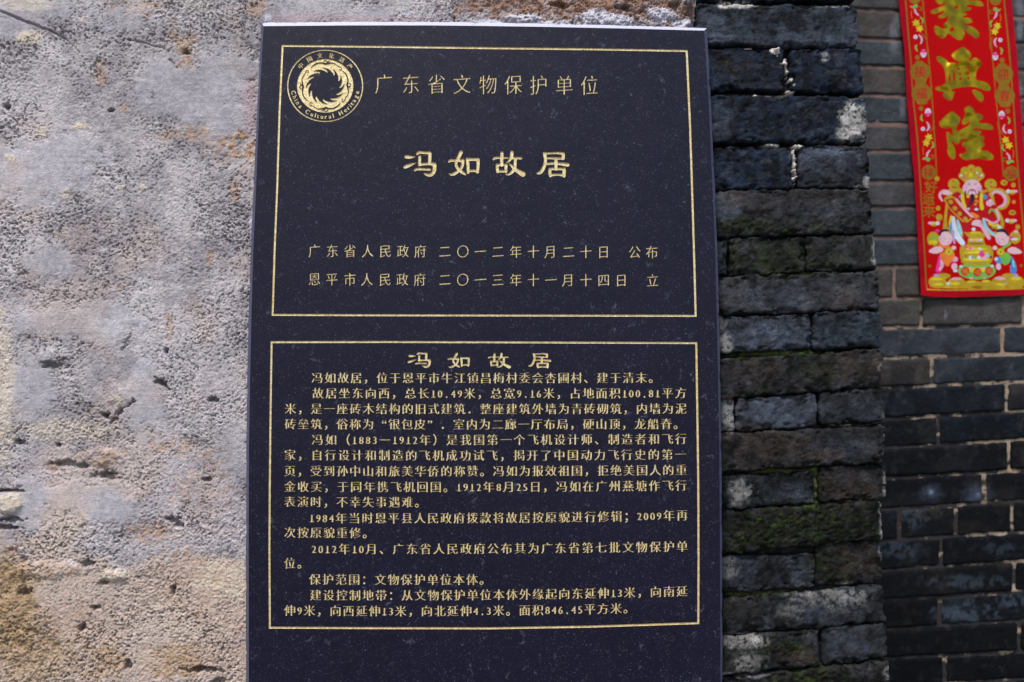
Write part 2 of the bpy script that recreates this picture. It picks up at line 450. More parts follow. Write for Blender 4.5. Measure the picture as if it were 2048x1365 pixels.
    for pts, wd, dp in (([(-10, 18), (50, 44), (88, 57), (105, 64), (128, 76)], 1.7, .005), ([(258, 82), (285, 86), (305, 92), (332, 99)], 1.6, .003),
                        ([(268, 800), (254, 812), (240, 822)], 1.6, .006), ([(242, 820), (232, 832), (220, 846)], 3.4, .008), ([(205, 832), (214, 838), (224, 838)], 2.6, .006), ([(340, 120), (352, 136)], 2, .003),
                        ([(0, 982), (30, 979), (45, 972)], 1.8, .004), ([(375, 1345), (402, 1335), (445, 1345)], 3, .006), ([(180, 955), (225, 945)], 3, .004),
                        ([(262, 668), (255, 685), (243, 700)], 2, .003), ([(310, 755), (325, 770), (337, 780)], 2, .004), ([(128, 76), (150, 95), (172, 125)], 1.2, .0015)):
        d = polyline_d(px + wob, py + wob * .7, pts); h -= dp * (1 - sst(wd * .4, wd * 1.6, d))
    # step: left of the old crack the coat is lower
    dl = (py - (22 + px * .41)); h -= .0016 * sst(0, 4, dl) * (1 - sst(125, 150, px)) * (1 - sst(30, 60, dl))
    far = (px < -125) | (py < -108) | (py > 1465)
    h = np.where(far, (n(.16, 2, 3) - .5) * .008, h)
    # ragged right end of the coat
    ed = 1386 + (fbm(py / 14, py * 0 + 3, 99, 3) - .5) * 22
    h -= .016 * sst(-9, 1, px - ed)
    h = np.where((px > 535) & (px < 1405) & (py > 62), np.minimum(h, .0015), h)
    Y = Y_STUC - h
    # ---- albedo
    base = mixc(np.zeros(X.shape + (3,)) + np.array((.52, .485, .50)), (.36, .335, .36), sst(.35, .7, n(.05, 101, 4)))
    base = mixc(base, (.56, .53, .54), sst(.48, .7, n(.012, 103, 5, .65)) * .6)
    base = mixc(base, (.45, .445, .485), smooth * .65)
    base = base * (.70 + .60 * n(.006, 131, 6, .7))[..., None] * (.84 + .32 * n(.11, 133, 3))[..., None]
    base = mixc(base, (.60, .475, .38), beige * (.30 + .45 * sst(850, 1150, py)))
    base = mixc(base, (.72, .63, .50), cream * .85)
    base = mixc(base, (.52, .32, .18), brown * (.15 + .6 * sst(.38, .62, n(.006, 110))))
    base = mixc(base, (.30, .17, .11), dirt * (.55 + .4 * sst(.35, .6, n(.01, 112))))
    ylw = blobs(px, py, [(20, 1215, 55, 115), (70, 1320, 90, 60, .7), (350, 1325, 60, 36, .45), (215, 1320, 36, 30, .5)], 121, .4, 20, .4)
    base = mixc(base, (.44, .32, .17), ylw * .7)
    base = mixc(base, (.50, .38, .41), pink * .65)
    base = mixc(base, (.66, .66, .74), smear * .9)
    low = (sst(.0, .8, pit * rough) * .5 + holes * .4).clip(0, .9)
    base = mixc(base, (.12, .10, .10), low)                       # darker colour in the pits and holes
    base *= np.array((.90, .87, .86)) * (.84 + .32 * n(.0035, 120, 3))[..., None]
    V = np.stack([X, Y, Z], -1).reshape(-1, 3)
    nx_, nz_ = len(xs), len(zs)
    F = grid_faces(nx_, nz_)
    pc, qc = px.ravel()[F].mean(1), py.ravel()[F].mean(1)
    keep = ~((pc > 560) & (qc > 100)) & (pc < 1398)
    F = F[keep]
    V, F = compact(V, F)
    u = np.unique(grid_faces(nx_, nz_)[keep])
    me = mesh('render_coat', V, F, [M_STUCCO], col=base.reshape(-1, 3)[u], smooth=True)
    obj('render_coat', me, root)
    v, f = box_v(-3.2, P(1380, 20, Y_STUC)[0], .040, Y_BACK - .01, 0, 3.2)
    c = np.zeros((8, 3)) + .2
    obj('wall_core', mesh('wall_core', v, f, [M_MORTAR], col=c), root)
stucco_wall()

# ------------------------------------------------------------------ bricks
def brick_mesh(quad, Y, depth, seed, colour, st=.0016, r=.007, rough=.0016, wob=.0022, paint=None, bow=.0, mat=None, chip=1.0):
    """one worn brick whose front corners (TL, TR, BR, BL) are photo points on the plane y = Y"""
    q = P([p[0] for p in quad], [p[1] for p in quad], Y)
    TL, TR, BR, BL = q[:, [0, 2]]
    W = np.linalg.norm(TR - TL); H = np.linalg.norm(TL - BL)
    nx_ = max(6, int(W / st)); nz_ = max(5, int(H / st))
    u = np.linspace(0, 1, nx_)[None, :].repeat(nz_, 0); v = np.linspace(0, 1, nz_)[:, None].repeat(nx_, 1)
    B = lambda u, v: (BL[None, None] * ((1 - u) * (1 - v))[..., None] + BR * (u * (1 - v))[..., None] + TL * ((1 - u) * v)[..., None] + TR * (u * v)[..., None])
    p = B(u, v)
    dl = u * W; dr = (1 - u) * W; db = v * H; dt = (1 - v) * H
    # uneven arrises
    e = lambda s, sd: (fbm(s / .014, s * 0 + sd, seed + sd, 4, .6) - .5)
    shift_t = e(p[..., 0], 1) * wob * 2; shift_b = e(p[..., 0], 2) * wob * 2; shift_l = e(p[..., 1], 3) * wob * 2; shift_r = e(p[..., 1], 4) * wob * 2
    p[..., 1] += shift_t * sst(.55, 1, v) + shift_b * (1 - sst(0, .45, v)); kx = min(.45, .03 / W)
    p[..., 0] += shift_l * (1 - sst(0, kx, u)) + shift_r * sst(1 - kx, 1, u)
    # rounded arrises: superellipse fall-off, radius varies along the edge
    rr = r * (.55 + .9 * fbm(p[..., 0] / .02, p[..., 1] / .02, seed + 9, 3))
    def fall(d): t = np.clip(1 - d / rr, 0, 1); return rr * (1 - np.sqrt(np.clip(1 - t * t, 0, 1)))
    y = np.maximum.reduce([fall(dl), fall(dr), fall(db), fall(dt)])
    # round the silhouette corners in the plane
    cr = r * 1.1
    for du, dv, sx, sz in ((dl, db, 1, 1), (dr, db, -1, 1), (dl, dt, 1, -1), (dr, dt, -1, -1)):
        k = np.clip(1 - du / cr, 0, 1) * np.clip(1 - dv / cr, 0, 1)
        p[..., 0] += sx * k * cr * .35; p[..., 1] += sz * k * cr * .35
    X, Z = p[..., 0], p[..., 1]
    rel = (fbm(X / .035, Z / .02, seed + 20, 3) - .5) * rough * 1.3 + (fbm(X / .009, Z / .007, seed + 21, 5, .68) - .5) * rough * 1.9
    pitm = sst(.66, .78, fbm(X / .007, Z / .006, seed + 22, 3, .55)) * chip
    crk = fbm(X / .03, Z / .02, seed + 23, 4, .55); crk = (1 - sst(.0, .012, np.abs(crk - .5))) * sst(.55, .7, fbm(X / .05, Z / .04, seed + 24, 2)) * chip
    dmin = np.minimum(np.minimum(dl, dr), np.minimum(db, dt))
    if chip < .6: y = y + sst(.56, .63, fbm(X / .013, Z / .010, seed + 25, 3)) * (1 - sst(.003, .010, dmin)) * .0042
    y = y - rel + pitm * rough * 1.3 + crk * rough * .9 + bow * ((2 * u - 1) ** 2)
    px, py = PX(X, Z, Y)
    if paint is paint_pier:      # cushions of moss and scabs of lime stand proud
        y = y - blobs(px, py, PM, 305, .5, 15, .5) * sst(.48, .60, fbm(X / .0042, Z / .0036, 331, 3, .6)) * .0022
        y = y - blobs(px, py, PW, 307, .5, 12, .45) * sst(.40, .6, fbm(X / .005, Z / .005, 217, 4, .6)) * .0010
    V = np.stack([X, Y + y, Z], -1)
    c = np.zeros(X.shape + (3,)) + np.asarray(colour, float)
    c = paint(c, X, Z, px, py, seed, pitm, crk) if paint else c
    # skirt back into the wall
    ring = np.concatenate([np.arange(nx_), np.arange(1, nz_) * nx_ + nx_ - 1, (nz_ - 1) * nx_ + np.arange(nx_ - 2, -1, -1), np.arange(nz_ - 2, 0, -1) * nx_])
    V = V.reshape(-1, 3); c = c.reshape(-1, 3)
    n0 = len(V); rv = V[ring]; m1 = rv.copy(); m1[:, 1] += .5 * r; b1 = rv.copy(); b1[:, 1] = Y + depth
    k = len(ring)
    F = grid_faces(nx_, nz_)
    i = np.arange(k); j = (i + 1) % k
    s1 = np.stack([ring[i], n0 + i, n0 + j, ring[j]], 1); s2 = np.stack([n0 + i, n0 + k + i, n0 + k + j, n0 + j], 1)
    F = np.concatenate([F, s1, s2])
    V = np.concatenate([V, m1, b1]); c = np.concatenate([c, c[ring], c[ring]])
    return mesh('brick', V, F, [mat or M_BRICK], col=c, smooth=True)

# patches on the pier, in photo points
PW = [(1706, 240, 26, 36, 1), (1694, 262, 20, 20, .7), (1470, 10, 36, 8, .9), (1690, 8, 40, 5, .8), (1750, 503, 7, 26, .9), (1452, 692, 14, 26, .7), (1455, 832, 16, 28, .75), (1482, 985, 22, 26, .55),
      (1488, 1282, 42, 14, .9), (1470, 1350, 60, 6, .6), (1655, 1190, 60, 20, .6), (1700, 1205, 40, 22, .4), (1580, 1220, 30, 16, .4), (1764, 1060, 5, 50, .7), (1763, 1100, 6, 14, .7),
      (1500, 1325, 30, 22, .45), (1725, 375, 16, 6, .5), (1734, 362, 8, 9, .6), (1455, 1135, 22, 24, .4), (1776, 1345, 8, 14, .6), (1765, 740, 8, 12, .5), (1768, 850, 5, 20, .35), (1771, 970, 5, 30, .5),
      (1650, 115, 8, 9, .5), (1440, 650, 10, 16, .4)]
PG = [(1430, 60, 30, 32, .7), (1442, 245, 22, 36, .65), (1600, 78, 130, 12, .55), (1700, 60, 26, 22, .4), (1655, 300, 50, 12, .9), (1600, 315, 30, 22, .6), (1700, 320, 30, 20, .4), (1545, 672, 80, 26, .85), (1560, 826, 78, 30, .95),
      (1700, 660, 60, 26, .35), (1450, 410, 34, 26, .7), (1600, 595, 150, 26, .45), (1720, 820, 50, 22, .35), (1590, 985, 40, 22, .4), (1700, 955, 40, 10, .35), (1690, 1290, 60, 26, .35),
      (1640, 1215, 90, 26, .35), (1480, 1140, 40, 30, .3), (1600, 1150, 26, 20, .3), (1650, 420, 60, 20, .35), (1700, 890, 60, 26, .3)]
PM = [(1505, 455, 75, 12, .8), (1470, 445, 36, 14, .55), (1650, 440, 60, 22, .35), (1640, 515, 46, 30, .5), (1540, 520, 70, 26, .3), (1600, 548, 80, 7, .9), (1630, 742, 60, 22, .4), (1600, 706, 60, 6, .8),
      (1600, 1056, 130, 34, .8), (1622, 1018, 22, 9, 1.3), (1650, 1045, 60, 22, .8), (1500, 1075, 70, 24, .6), (1655, 1135, 44, 32, .6), (1560, 1292, 50, 18, .7), (1640, 1352, 60, 14, .8), (1540, 1190, 60, 5, .8),
      (1636, 962, 8, 34, 1), (1520, 785, 30, 8, .6), (1600, 1000, 60, 6, .6), (1480, 715, 60, 6, .6), (1700, 975, 30, 10, .3), (1620, 1370, 90, 14, .8)]
PT = [(1540, 890, 70, 26, .6), (1660, 912, 34, 12, .7), (1500, 860, 60, 8, .7), (1700, 735, 60, 26, .45), (1500, 740, 60, 26, .35), (1755, 735, 8, 30, .8), (1460, 590, 40, 30, .2), (1680, 600, 50, 26, .5),
      (1695, 970, 50, 30, .55), (1460, 400, 28, 18, .5), (1700, 1120, 50, 24, .35), (1590, 1310, 40, 16, .6), (1450, 1330, 30, 20, .3), (1480, 1215, 40, 26, .35), (1640, 400, 60, 16, .3), (1450, 796, 40, 4, .9), (1460, 130, 40, 22, .25), (1560, 935, 90, 8, .3)]
def paint_pier(c, X, Z, px, py, seed, pit, crk):
    n = lambda s, sd, o=4: fbm(X / s, Z / s, sd, o, .6)
    sp = sst(.42, .58, n(.005, 201)); sp2 = sst(.45, .58, n(.0028, 205, 3))
    c = c * (.2 + 1.7 * sst(.25, .75, n(.012, seed + 31, 5)))[..., None]
    c = mixc(c, (.12, .13, .155), sst(.55, .70, n(.009, 207, 5)) * .5)
    c = c * (.45 + 1.1 * n(.0034, 209, 4))[..., None]
    c = mixc(c, (.22, .26, .35), blobs(px, py, PG, 301, .5, 16, .5) * (.45 + .5 * sp))
    c = mixc(c, (.19, .135, .10), blobs(px, py, PT, 303, .5, 16, .5) * (.35 + .6 * sp))
    ms = blobs(px, py, PM, 305, .5, 15, .5)
    mc = mixc(np.zeros_like(c) + np.array((.030, .036, .012)), (.085, .15, .014), sst(.45, .7, n(.009, 215)))
    k = (ms * (.35 + .65 * sp2)).clip(0, 1)[..., None]; c = c * (1 - k) + mc * k
    wm = blobs(px, py, PW, 307, .5, 12, .45)
    c = mixc(c, np.array((1.25, 1.2, 1.12)), (wm * sst(.40, .55, n(.0045, 217, 5) + wm * .14)).clip(0, 1) * (.72 + .28 * (1 - sst(300, 500, py))))
    c = mixc(c, (.01, .012, .018), np.clip(pit * .5 + crk * .7, 0, 1))
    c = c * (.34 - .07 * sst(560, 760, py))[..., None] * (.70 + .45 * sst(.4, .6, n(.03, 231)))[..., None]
    return c

NAVY, SLATE, UMBER, OLIVE = (.018, .031, .060), (.042, .056, .078), (.046, .044, .046), (.034, .038, .028)
pier_rows = [   # quad TL, TR, BR, BL ; colour
    ([(1390, -88), (1712, -80), (1716, -2), (1390, 0)], NAVY),
    ([(1392, 7), (1716, 14), (1718, 95), (1392, 86)], SLATE),
    ([(1392, 99), (1570, 98), (1571, 181), (1392, 178)], NAVY), ([(1582, 98), (1726, 99), (1729, 184), (1584, 180)], NAVY),
    ([(1392, 191), (1737, 194), (1736, 282), (1392, 284)], NAVY),
    ([(1392, 294), (1584, 296), (1585, 375), (1392, 377)], NAVY), ([(1599, 291), (1740, 294), (1744, 376), (1598, 374)], (.035, .042, .055)),
    ([(1392, 382), (1741, 380), (1750, 463), (1392, 474)], UMBER),
    ([(1392, 480), (1456, 482), (1456, 550), (1392, 552)], (.035, .055, .065)), ([(1460, 478), (1611, 476), (1612, 544), (1460, 551)], OLIVE), ([(1613, 473), (1751, 470), (1757, 536), (1614, 542)], (.05, .05, .045)),
    ([(1392, 556), (1756, 543), (1763, 617), (1392, 632)], (.055, .057, .06)),
    ([(1392, 636), (1624, 632), (1625, 695), (1392, 709)], (.05, .06, .075)), ([(1628, 627), (1762, 622), (1764, 694), (1629, 699)], (.035, .05, .065)),
    ([(1392, 724), (1768, 699), (1769, 774), (1392, 799)], UMBER),
    ([(1392, 803), (1469, 799), (1470, 863), (1392, 869)], SLATE), ([(1473, 799), (1634, 788), (1634, 852), (1474, 863)], (.07, .08, .10)), ([(1640, 785), (1768, 777), (1771, 843), (1641, 850)], (.045, .048, .055)),
    ([(1392, 872), (1770, 853), (1771, 925), (1392, 947)], (.045, .042, .042)),
    ([(1392, 956), (1630, 946), (1631, 1006), (1392, 1022)], (.032, .04, .047)), ([(1638, 934), (1771, 929), (1774, 997), (1639, 1004)], (.05, .047, .045)),
    ([(1392, 1028), (1764, 1005), (1767, 1080), (1392, 1112)], (.028, .028, .02)),
    ([(1392, 1117), (1630, 1111), (1631, 1172), (1392, 1190)], (.04, .045, .055)), ([(1633, 1087), (1765, 1084), (1769, 1162), (1632, 1171)], (.036, .032, .03)),
    ([(1392, 1208), (1765, 1170), (1778, 1245), (1392, 1273)], (.045, .05, .058)),
    ([(1392, 1280), (1641, 1261), (1642, 1330), (1392, 1356)], (.045, .047, .045)), ([(1645, 1257), (1774, 1250), (1776, 1316), (1646, 1331)], (.055, .06, .065)),
    ([(1392, 1364), (1779, 1324), (1783, 1396), (1392, 1440)], (.05, .045, .042)),
    ([(1392, 1446), (1640, 1424), (1642, 1494), (1392, 1520)], SLATE), ([(1646, 1420), (1784, 1404), (1787, 1476), (1647, 1492)], SLATE),
]
def brick_pier():
    root = empty('brick_pier', 'pier of blackened mossy grey bricks jutting out beside the right edge of the plaque', 'wall')
    for i, (q, c) in enumerate(pier_rows):
        q = [(q[0][0], q[0][1] - 2), (q[1][0], q[1][1] - 2), (q[2][0], q[2][1] + 2), (q[3][0], q[3][1] + 2)]
        end = q[1][0] > 1700
        yo = (random.Random(i).random() - .5) * .006
        obj('brick', brick_mesh(q, Y_BRICK + yo, .24 if end else .10, 500 + i * 37, c, r=.0042 if end else .0034, paint=paint_pier, rough=.0019, chip=.45, wob=.0034), root)
    # bed of mortar behind
    xs = np.arange(P(1386, 400, Y_BRICK)[0], P(1772, 700, Y_BRICK)[0], .0016); z0 = P(1500, 1530, Y_BRICK)[2]; z1 = P(1500, -95, Y_BRICK)[2]
    zs = np.arange(z0, z1, .0016); X, Z = np.meshgrid(xs, zs); px, py = PX(X, Z, Y_BRICK)
    redge = np.interp(py, [0, 140, 235, 333, 420, 505, 660, 812, 970, 1210, 1360, 1480], [1710, 1719, 1729, 1736, 1741, 1748, 1755, 1762, 1764, 1768, 1774, 1780]) - 7
    crumb = blobs(px, py, [(1543, 288, 8, 4), (1558, 288, 8, 5), (1598, 291, 10, 5),
        (1514, 190, 6, 4), (1490, 95, 25, 4, .9), (1585, 180, 9, 5)], 401, .35, 7, .3)
    jw = (fbm(px / 5, py / 5, 441, 4, .65) - .5) * 9
    seam = 1 - sst(.55, 1.0, np.minimum(polyline_d(px + jw, py + jw * .4, [(1574, 126), (1578, 146), (1586, 162), (1590, 181)]), polyline_d(px + jw, py, [(1588, 302), (1592, 330), (1593, 366)])) / 4.6)
    seam = seam * sst(.36, .46, fbm(px / 7, py / 7, 443, 3))
    big = np.maximum(blobs(px, py, [(1554, 104, 14, 10), (1564, 120, 11, 9), (1545, 289, 16, 4), (1597, 291, 12, 5), (1588, 158, 8, 7, .9)], 407, .5, 7, .25), seam)
    crumb = np.maximum(crumb, big)
    white = blobs(px, py, [(1480, 380, 70, 4), (1600, 378, 80, 4), (1690, 377, 50, 4), (1680, 290, 50, 4, .7), (1700, 8, 60, 6), (1470, 4, 50, 8), (1600, 187, 90, 3, .6), (1750, 1006, 40, 3), (1700, 1087, 60, 3, .9), (1740, 1165, 40, 4, .9),
        (1740, 621, 40, 3), (1730, 930, 40, 3, .8), (1740, 777, 30, 3, .8), (1700, 850, 40, 3, .6), (1720, 1320, 50, 3, .6), (1480, 1275, 50, 4, .7), (1430, 1360, 40, 4)], 403, .4, 8, .4)
    mossj = blobs(px, py, [(1600, 551, 110, 8), (1620, 545, 20, 14), (1636, 965, 9, 40), (1560, 706, 90, 8), (1570, 945, 80, 8, .8), (1560, 1193, 90, 7), (1600, 1008, 90, 8, .6), (1600, 1260, 60, 8, .7), (1630, 1335, 80, 8, .8), (1627, 690, 8, 20, .6), (1470, 476, 30, 6, .6)], 405, .4, 10, .4)
    h = -.003 + (fbm(X / .02, Z / .006, 411, 4, .6) - .5) * .008 + (fbm(X / .004, Z / .004, 412, 3, .6) - .5) * .0025
    Yv = Y_BRICK + .0125 - h - crumb * (.004 + .010 * fbm(X / .004, Z / .004, 431, 3)) - big * .0045 - white * .005 - mossj * .006
    Yv = np.where((px < 1440) & (py > 62), np.maximum(Yv, Y_BRICK + .004), Yv)
    over = sst(0, 5, px - redge); Yv += over * .02
    c = np.zeros(X.shape + (3,)) + np.array((.010, .010, .012))
    c = mixc(c, (.06, .045, .035), sst(.5, .7, fbm(X / .01, Z / .004, 413, 4)) * .5)
    c = mixc(c, (.075, .095, .02), mossj * (.3 + .6 * sst(.4, .6, fbm(X / .004, Z / .004, 414, 3))))
    c = mixc(c, (.50, .46, .40), white * sst(.38, .52, fbm(X / .005, Z / .004, 415, 3)))
    c = mixc(c, (.62, .57, .53), crumb * (.45 + .55 * sst(.4, .55, fbm(X / .003, Z / .003, 433, 3))))
    F = grid_faces(len(xs), len(zs)); keep = px.ravel()[F].max(1) < 1786
    keep &= (px - redge).ravel()[F].max(1) < 8
    V = np.stack([X, Yv, Z], -1).reshape(-1, 3); u = np.unique(F[keep]); V, F = compact(V, F[keep])
    obj('mortar', mesh('mortar', V, F, [M_MORTAR], col=c.reshape(-1, 3)[u], smooth=True), root)
    # return face of the pier and its core
    x1 = P(1715, 400, Y_BRICK)[0]
    v, f = box_v(P(1388, 400, Y_BRICK)[0], x1 - .004, .05, Y_BACK - .005, 0, 3.2)
    obj('pier_core', mesh('pier_core', v, f, [M_MORTAR], col=np.zeros((8, 3)) + .05), root)
    rnd = random.Random(5)
    for q, cc in pier_rows:
        if q[1][0] < 1700: continue
        a = P([q[1][0], q[2][0]], [q[1][1], q[2][1]], Y_BRICK)
        zt, zb = a[0, 2], a[1, 2]; xr = a[:, 0].min()
        for y0, y1 in ((.276, .405), (.411, .570)):
            b_ = .004; xo = xr - rnd.random() * .004
            v = []
            for (yy0, yy1, xx, zz0, zz1) in ((y0, y1, xo - .10, zb, zt), (y0, y1, xo - b_, zb, zt), (y0 + b_, y1 - b_, xo, zb + b_, zt - b_)):
                v += [(xx, yy0, zz0), (xx, yy1, zz0), (xx, yy1, zz1), (xx, yy0, zz1)]
            f = [(4 * k + i, 4 * k + (i + 1) % 4, 4 * k + 4 + (i + 1) % 4, 4 * k + 4 + i) for k in (0, 1) for i in range(4)] + [(8, 9, 10, 11)]
            obj('brick', mesh('brick', v, f, [M_BRICK], col=np.zeros((12, 3)) + np.array(cc) * 1.1), root)
brick_pier()

# ------------------------------------------------------------------ the wall set back on the right
JL = [(-96, -70), (-38, -18), (21, 37), (79, 88), (134, 142), (191, 197), (249, 252), (304, 306), (364, 362), (416, 414), (476, 472), (534, 528), (598, 590), (656, 650), (717, 708), (777, 764), (838, 823),
      (898, 880), (957, 941), (1020, 1003), (1082, 1066), (1143, 1123), (1202, 1184), (1261, 1243), (1319, 1304), (1378, 1360), (1437, 1415), (1496, 1470)]
VJ = [[1900], [1850, 2010], [1930], [1860, 2020], [1925], [1850, 2062], [1940], [1870, 2070], [1945], [1880, 2075], [1950], [1790, 1990], [1844], [2006], [1864], [2015], [1878], [2020], [1969], [1799, 1913, 2026], [1884], [2030],
      [1880], [2040], [1890], [2030], [1880]]
TB, TT, TU = (.105, .10, .105), (.075, .09, .105), (.11, .098, .09)
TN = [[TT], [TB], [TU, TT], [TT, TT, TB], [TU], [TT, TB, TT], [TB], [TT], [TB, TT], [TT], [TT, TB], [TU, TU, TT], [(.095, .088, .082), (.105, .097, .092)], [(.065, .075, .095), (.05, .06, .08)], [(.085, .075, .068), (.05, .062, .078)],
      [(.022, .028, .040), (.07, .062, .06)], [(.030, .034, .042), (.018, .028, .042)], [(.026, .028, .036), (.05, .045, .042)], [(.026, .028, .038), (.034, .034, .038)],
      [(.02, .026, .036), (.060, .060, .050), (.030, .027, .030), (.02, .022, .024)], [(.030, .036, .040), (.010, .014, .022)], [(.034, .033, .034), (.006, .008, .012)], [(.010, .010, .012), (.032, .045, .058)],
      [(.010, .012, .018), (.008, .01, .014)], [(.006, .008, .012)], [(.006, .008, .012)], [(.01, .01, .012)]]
def paint_back(c, X, Z, px, py, seed, pit, crk):
    n = lambda s, sd, o=4: fbm(X / s, Z / s, sd, o, .55)
    c = c * (.6 + .8 * n(.02, seed + 3))[..., None]
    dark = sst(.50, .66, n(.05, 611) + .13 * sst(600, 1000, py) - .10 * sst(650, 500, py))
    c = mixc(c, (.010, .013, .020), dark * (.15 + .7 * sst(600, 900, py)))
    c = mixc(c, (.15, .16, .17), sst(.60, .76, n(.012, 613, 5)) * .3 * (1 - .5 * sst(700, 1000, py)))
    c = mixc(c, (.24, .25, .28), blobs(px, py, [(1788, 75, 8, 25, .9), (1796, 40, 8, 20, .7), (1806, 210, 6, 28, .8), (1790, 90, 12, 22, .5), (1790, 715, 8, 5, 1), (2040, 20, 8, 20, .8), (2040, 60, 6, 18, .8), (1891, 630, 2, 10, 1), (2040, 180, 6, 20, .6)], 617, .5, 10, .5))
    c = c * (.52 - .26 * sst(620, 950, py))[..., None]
    c = mixc(c, (.13, .16, .24), blobs(px, py, [(1862, 985, 5, 5, 1), (1862, 985, 18, 12, .22), (1955, 988, 22, 15, .28), (1957, 990, 5, 5, .7)], 619, .6, 8, .9))
    c = mixc(c, (.042, .058, .078), blobs(px, py, [(1930, 1225, 60, 18, .7), (2030, 1205, 40, 16, .6), (1930, 1165, 80, 12, .45), (1800, 1100, 40, 16, .5), (2000, 1100, 40, 12, .35), (1830, 1035, 50, 20, .5)], 621, .6, 16, .4) * sst(.4, .55, n(.008, 623)))
    return c
def back_wall():
    root = empty('back_wall', 'set-back grey brick wall with pinkish mortar joints, behind the red paper banner', 'wall')
    k = 0
    for r in range(len(JL) - 1):
        (a0, a1), (b0, b1) = JL[r], JL[r + 1]
        yt = lambda x: a0 + (a1 - a0) * (x - 1765) / 283.; yb = lambda x: b0 + (b1 - b0) * (x - 1765) / 283.
        js = [1640] + VJ[r]
        while js[-1] < 2380: js.append(js[-1] + 205)
        for i in range(len(js) - 1):
            x0, x1 = js[i] + 2.6, js[i + 1] - 2.6; g = 2.3
            col = TN[r][min(i, len(TN[r]) - 1)]
            q = [(x0, yt(x0) + g), (x1, yt(x1) + g), (x1, yb(x1) - g), (x0, yb(x0) - g)]
            vis = x0 < 2060
            rn = random.Random(k)
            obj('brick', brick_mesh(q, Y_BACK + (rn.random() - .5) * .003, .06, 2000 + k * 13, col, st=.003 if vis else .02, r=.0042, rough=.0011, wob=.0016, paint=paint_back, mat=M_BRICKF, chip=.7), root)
            k += 1
    xs = np.concatenate([np.arange(P(1640, 700, Y_BACK)[0], P(2070, 700, Y_BACK)[0], .003), np.linspace(P(2075, 700, Y_BACK)[0], 3.0, 20)])
    z0 = P(1900, 1500, Y_BACK)[2]; z1 = P(1900, -100, Y_BACK)[2]
    zs = np.arange(z0, z1, .003); X, Z = np.meshgrid(xs, zs); px, py = PX(X, Z, Y_BACK)
    Yv = Y_BACK + .0030 - (fbm(X / .02, Z / .01, 701, 4) - .5) * .0036
    c = np.zeros(X.shape + (3,)) + np.array((.20, .125, .105))
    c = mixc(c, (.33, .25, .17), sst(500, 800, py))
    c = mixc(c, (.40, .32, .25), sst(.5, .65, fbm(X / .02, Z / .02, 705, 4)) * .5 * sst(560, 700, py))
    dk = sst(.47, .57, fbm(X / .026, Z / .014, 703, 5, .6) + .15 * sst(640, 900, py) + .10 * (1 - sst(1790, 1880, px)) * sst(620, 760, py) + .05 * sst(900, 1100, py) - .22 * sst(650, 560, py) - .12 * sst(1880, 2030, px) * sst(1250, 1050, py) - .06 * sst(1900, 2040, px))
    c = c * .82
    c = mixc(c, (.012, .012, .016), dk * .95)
    F = grid_faces(len(xs), len(zs)); V = np.stack([X, Yv, Z], -1).reshape(-1, 3)
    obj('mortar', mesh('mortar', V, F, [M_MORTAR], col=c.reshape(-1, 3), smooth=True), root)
    v, f = box_v(P(1640, 700, Y_BACK)[0], 3.0, Y_BACK + .02, Y_BACK + .35, 0, 3.2)
    obj('wall_core', mesh('wall_core', v, f, [M_MORTAR], col=np.zeros((8, 3)) + .12), root)
back_wall()
#@@PLAQUE
# ------------------------------------------------------------------ plaque
def quad_y(x, ys):
    """line height through (570, 980, 1362)"""
    return np.polyval(np.polyfit([570, 980, 1362], ys, 2), x)
BODY = [ # text, first centre, last centre (full-width characters), heights
 ('冯如故居，位于恩平市牛江镇昌梅村委会杏圃村、建于清末', 634.5, 1282.7, (755.6, 756.3, 755.3), '。'),
 ('故居坐东向西，总长10.49米，总宽9.16米，占地面积100.81平方', 636, 1361.4, (786.4, 787, 786.2), ''),
 ('米，是一座砖木结构的旧式建筑．整座建筑外墙为青砖砌筑，内墙为泥', 580.8, 1361.8, (817.5, 818, 817.3), ''),
 ('砖垒筑，俗称为“银包皮”．室内为二廊一厅布局，硬山顶，龙船脊', 580.8, 1332.4, (848.2, 848.8, 848), '。'),
 ('冯如（1883—1912年）是我国第一个飞机设计师、制造者和飞行', 635, 1361.8, (879.4, 879.8, 877.8), ''),
 ('家，自行设计和制造的飞机成功试飞，揭开了中国动力飞行史的第一', 579.8, 1361.4, (909.9, 911, 908.8), ''),
 ('页，受到孙中山和旅美华侨的称赞。冯如为报效祖国，拒绝美国人的重', 579.8, 1362.5, (942, 942.3, 940), ''),
 ('金收买，于同年携飞机回国。1912年8月25日，冯如在广州燕塘作飞行', 579.6, 1362.2, (973.2, 973.9, 971), ''),
 ('表演时，不幸失事遇难', 579.6, 814.7, (1003.5, 1004.5, 1002), '。'),
 ('1984年当时恩平县人民政府拨款将故居按原貌进行修辑；2009年再', 623.5, 1364, (1035.6, 1035.9, 1030.6), ''),
 ('次按原貌重修', 579.6, 710.3, (1065, 1066, 1062), '。'),
 ('2012年10月、广东省人民政府公布其为广东省第七批文物保护单', 627.9, 1364.4, (1097.6, 1097.4, 1093), ''),
 ('位', 579.6, 579.6, (1126.5, 1127, 1122), '。'),
 ('保护范围：文物保护单位本体', 629.7, 944, (1158.4, 1159.2, 1155), '。'),
 ('建设控制地带：从文物保护单位本体外缘起向东延伸13米，向南延', 631.2, 1364, (1189.9, 1189.8, 1182.6), ''),
 ('伸9米，向西延伸13米，向北延伸4.3米。面积846.45平方米', 579.6, 1232, (1220.8, 1221.4, 1213.5), '。'),
]
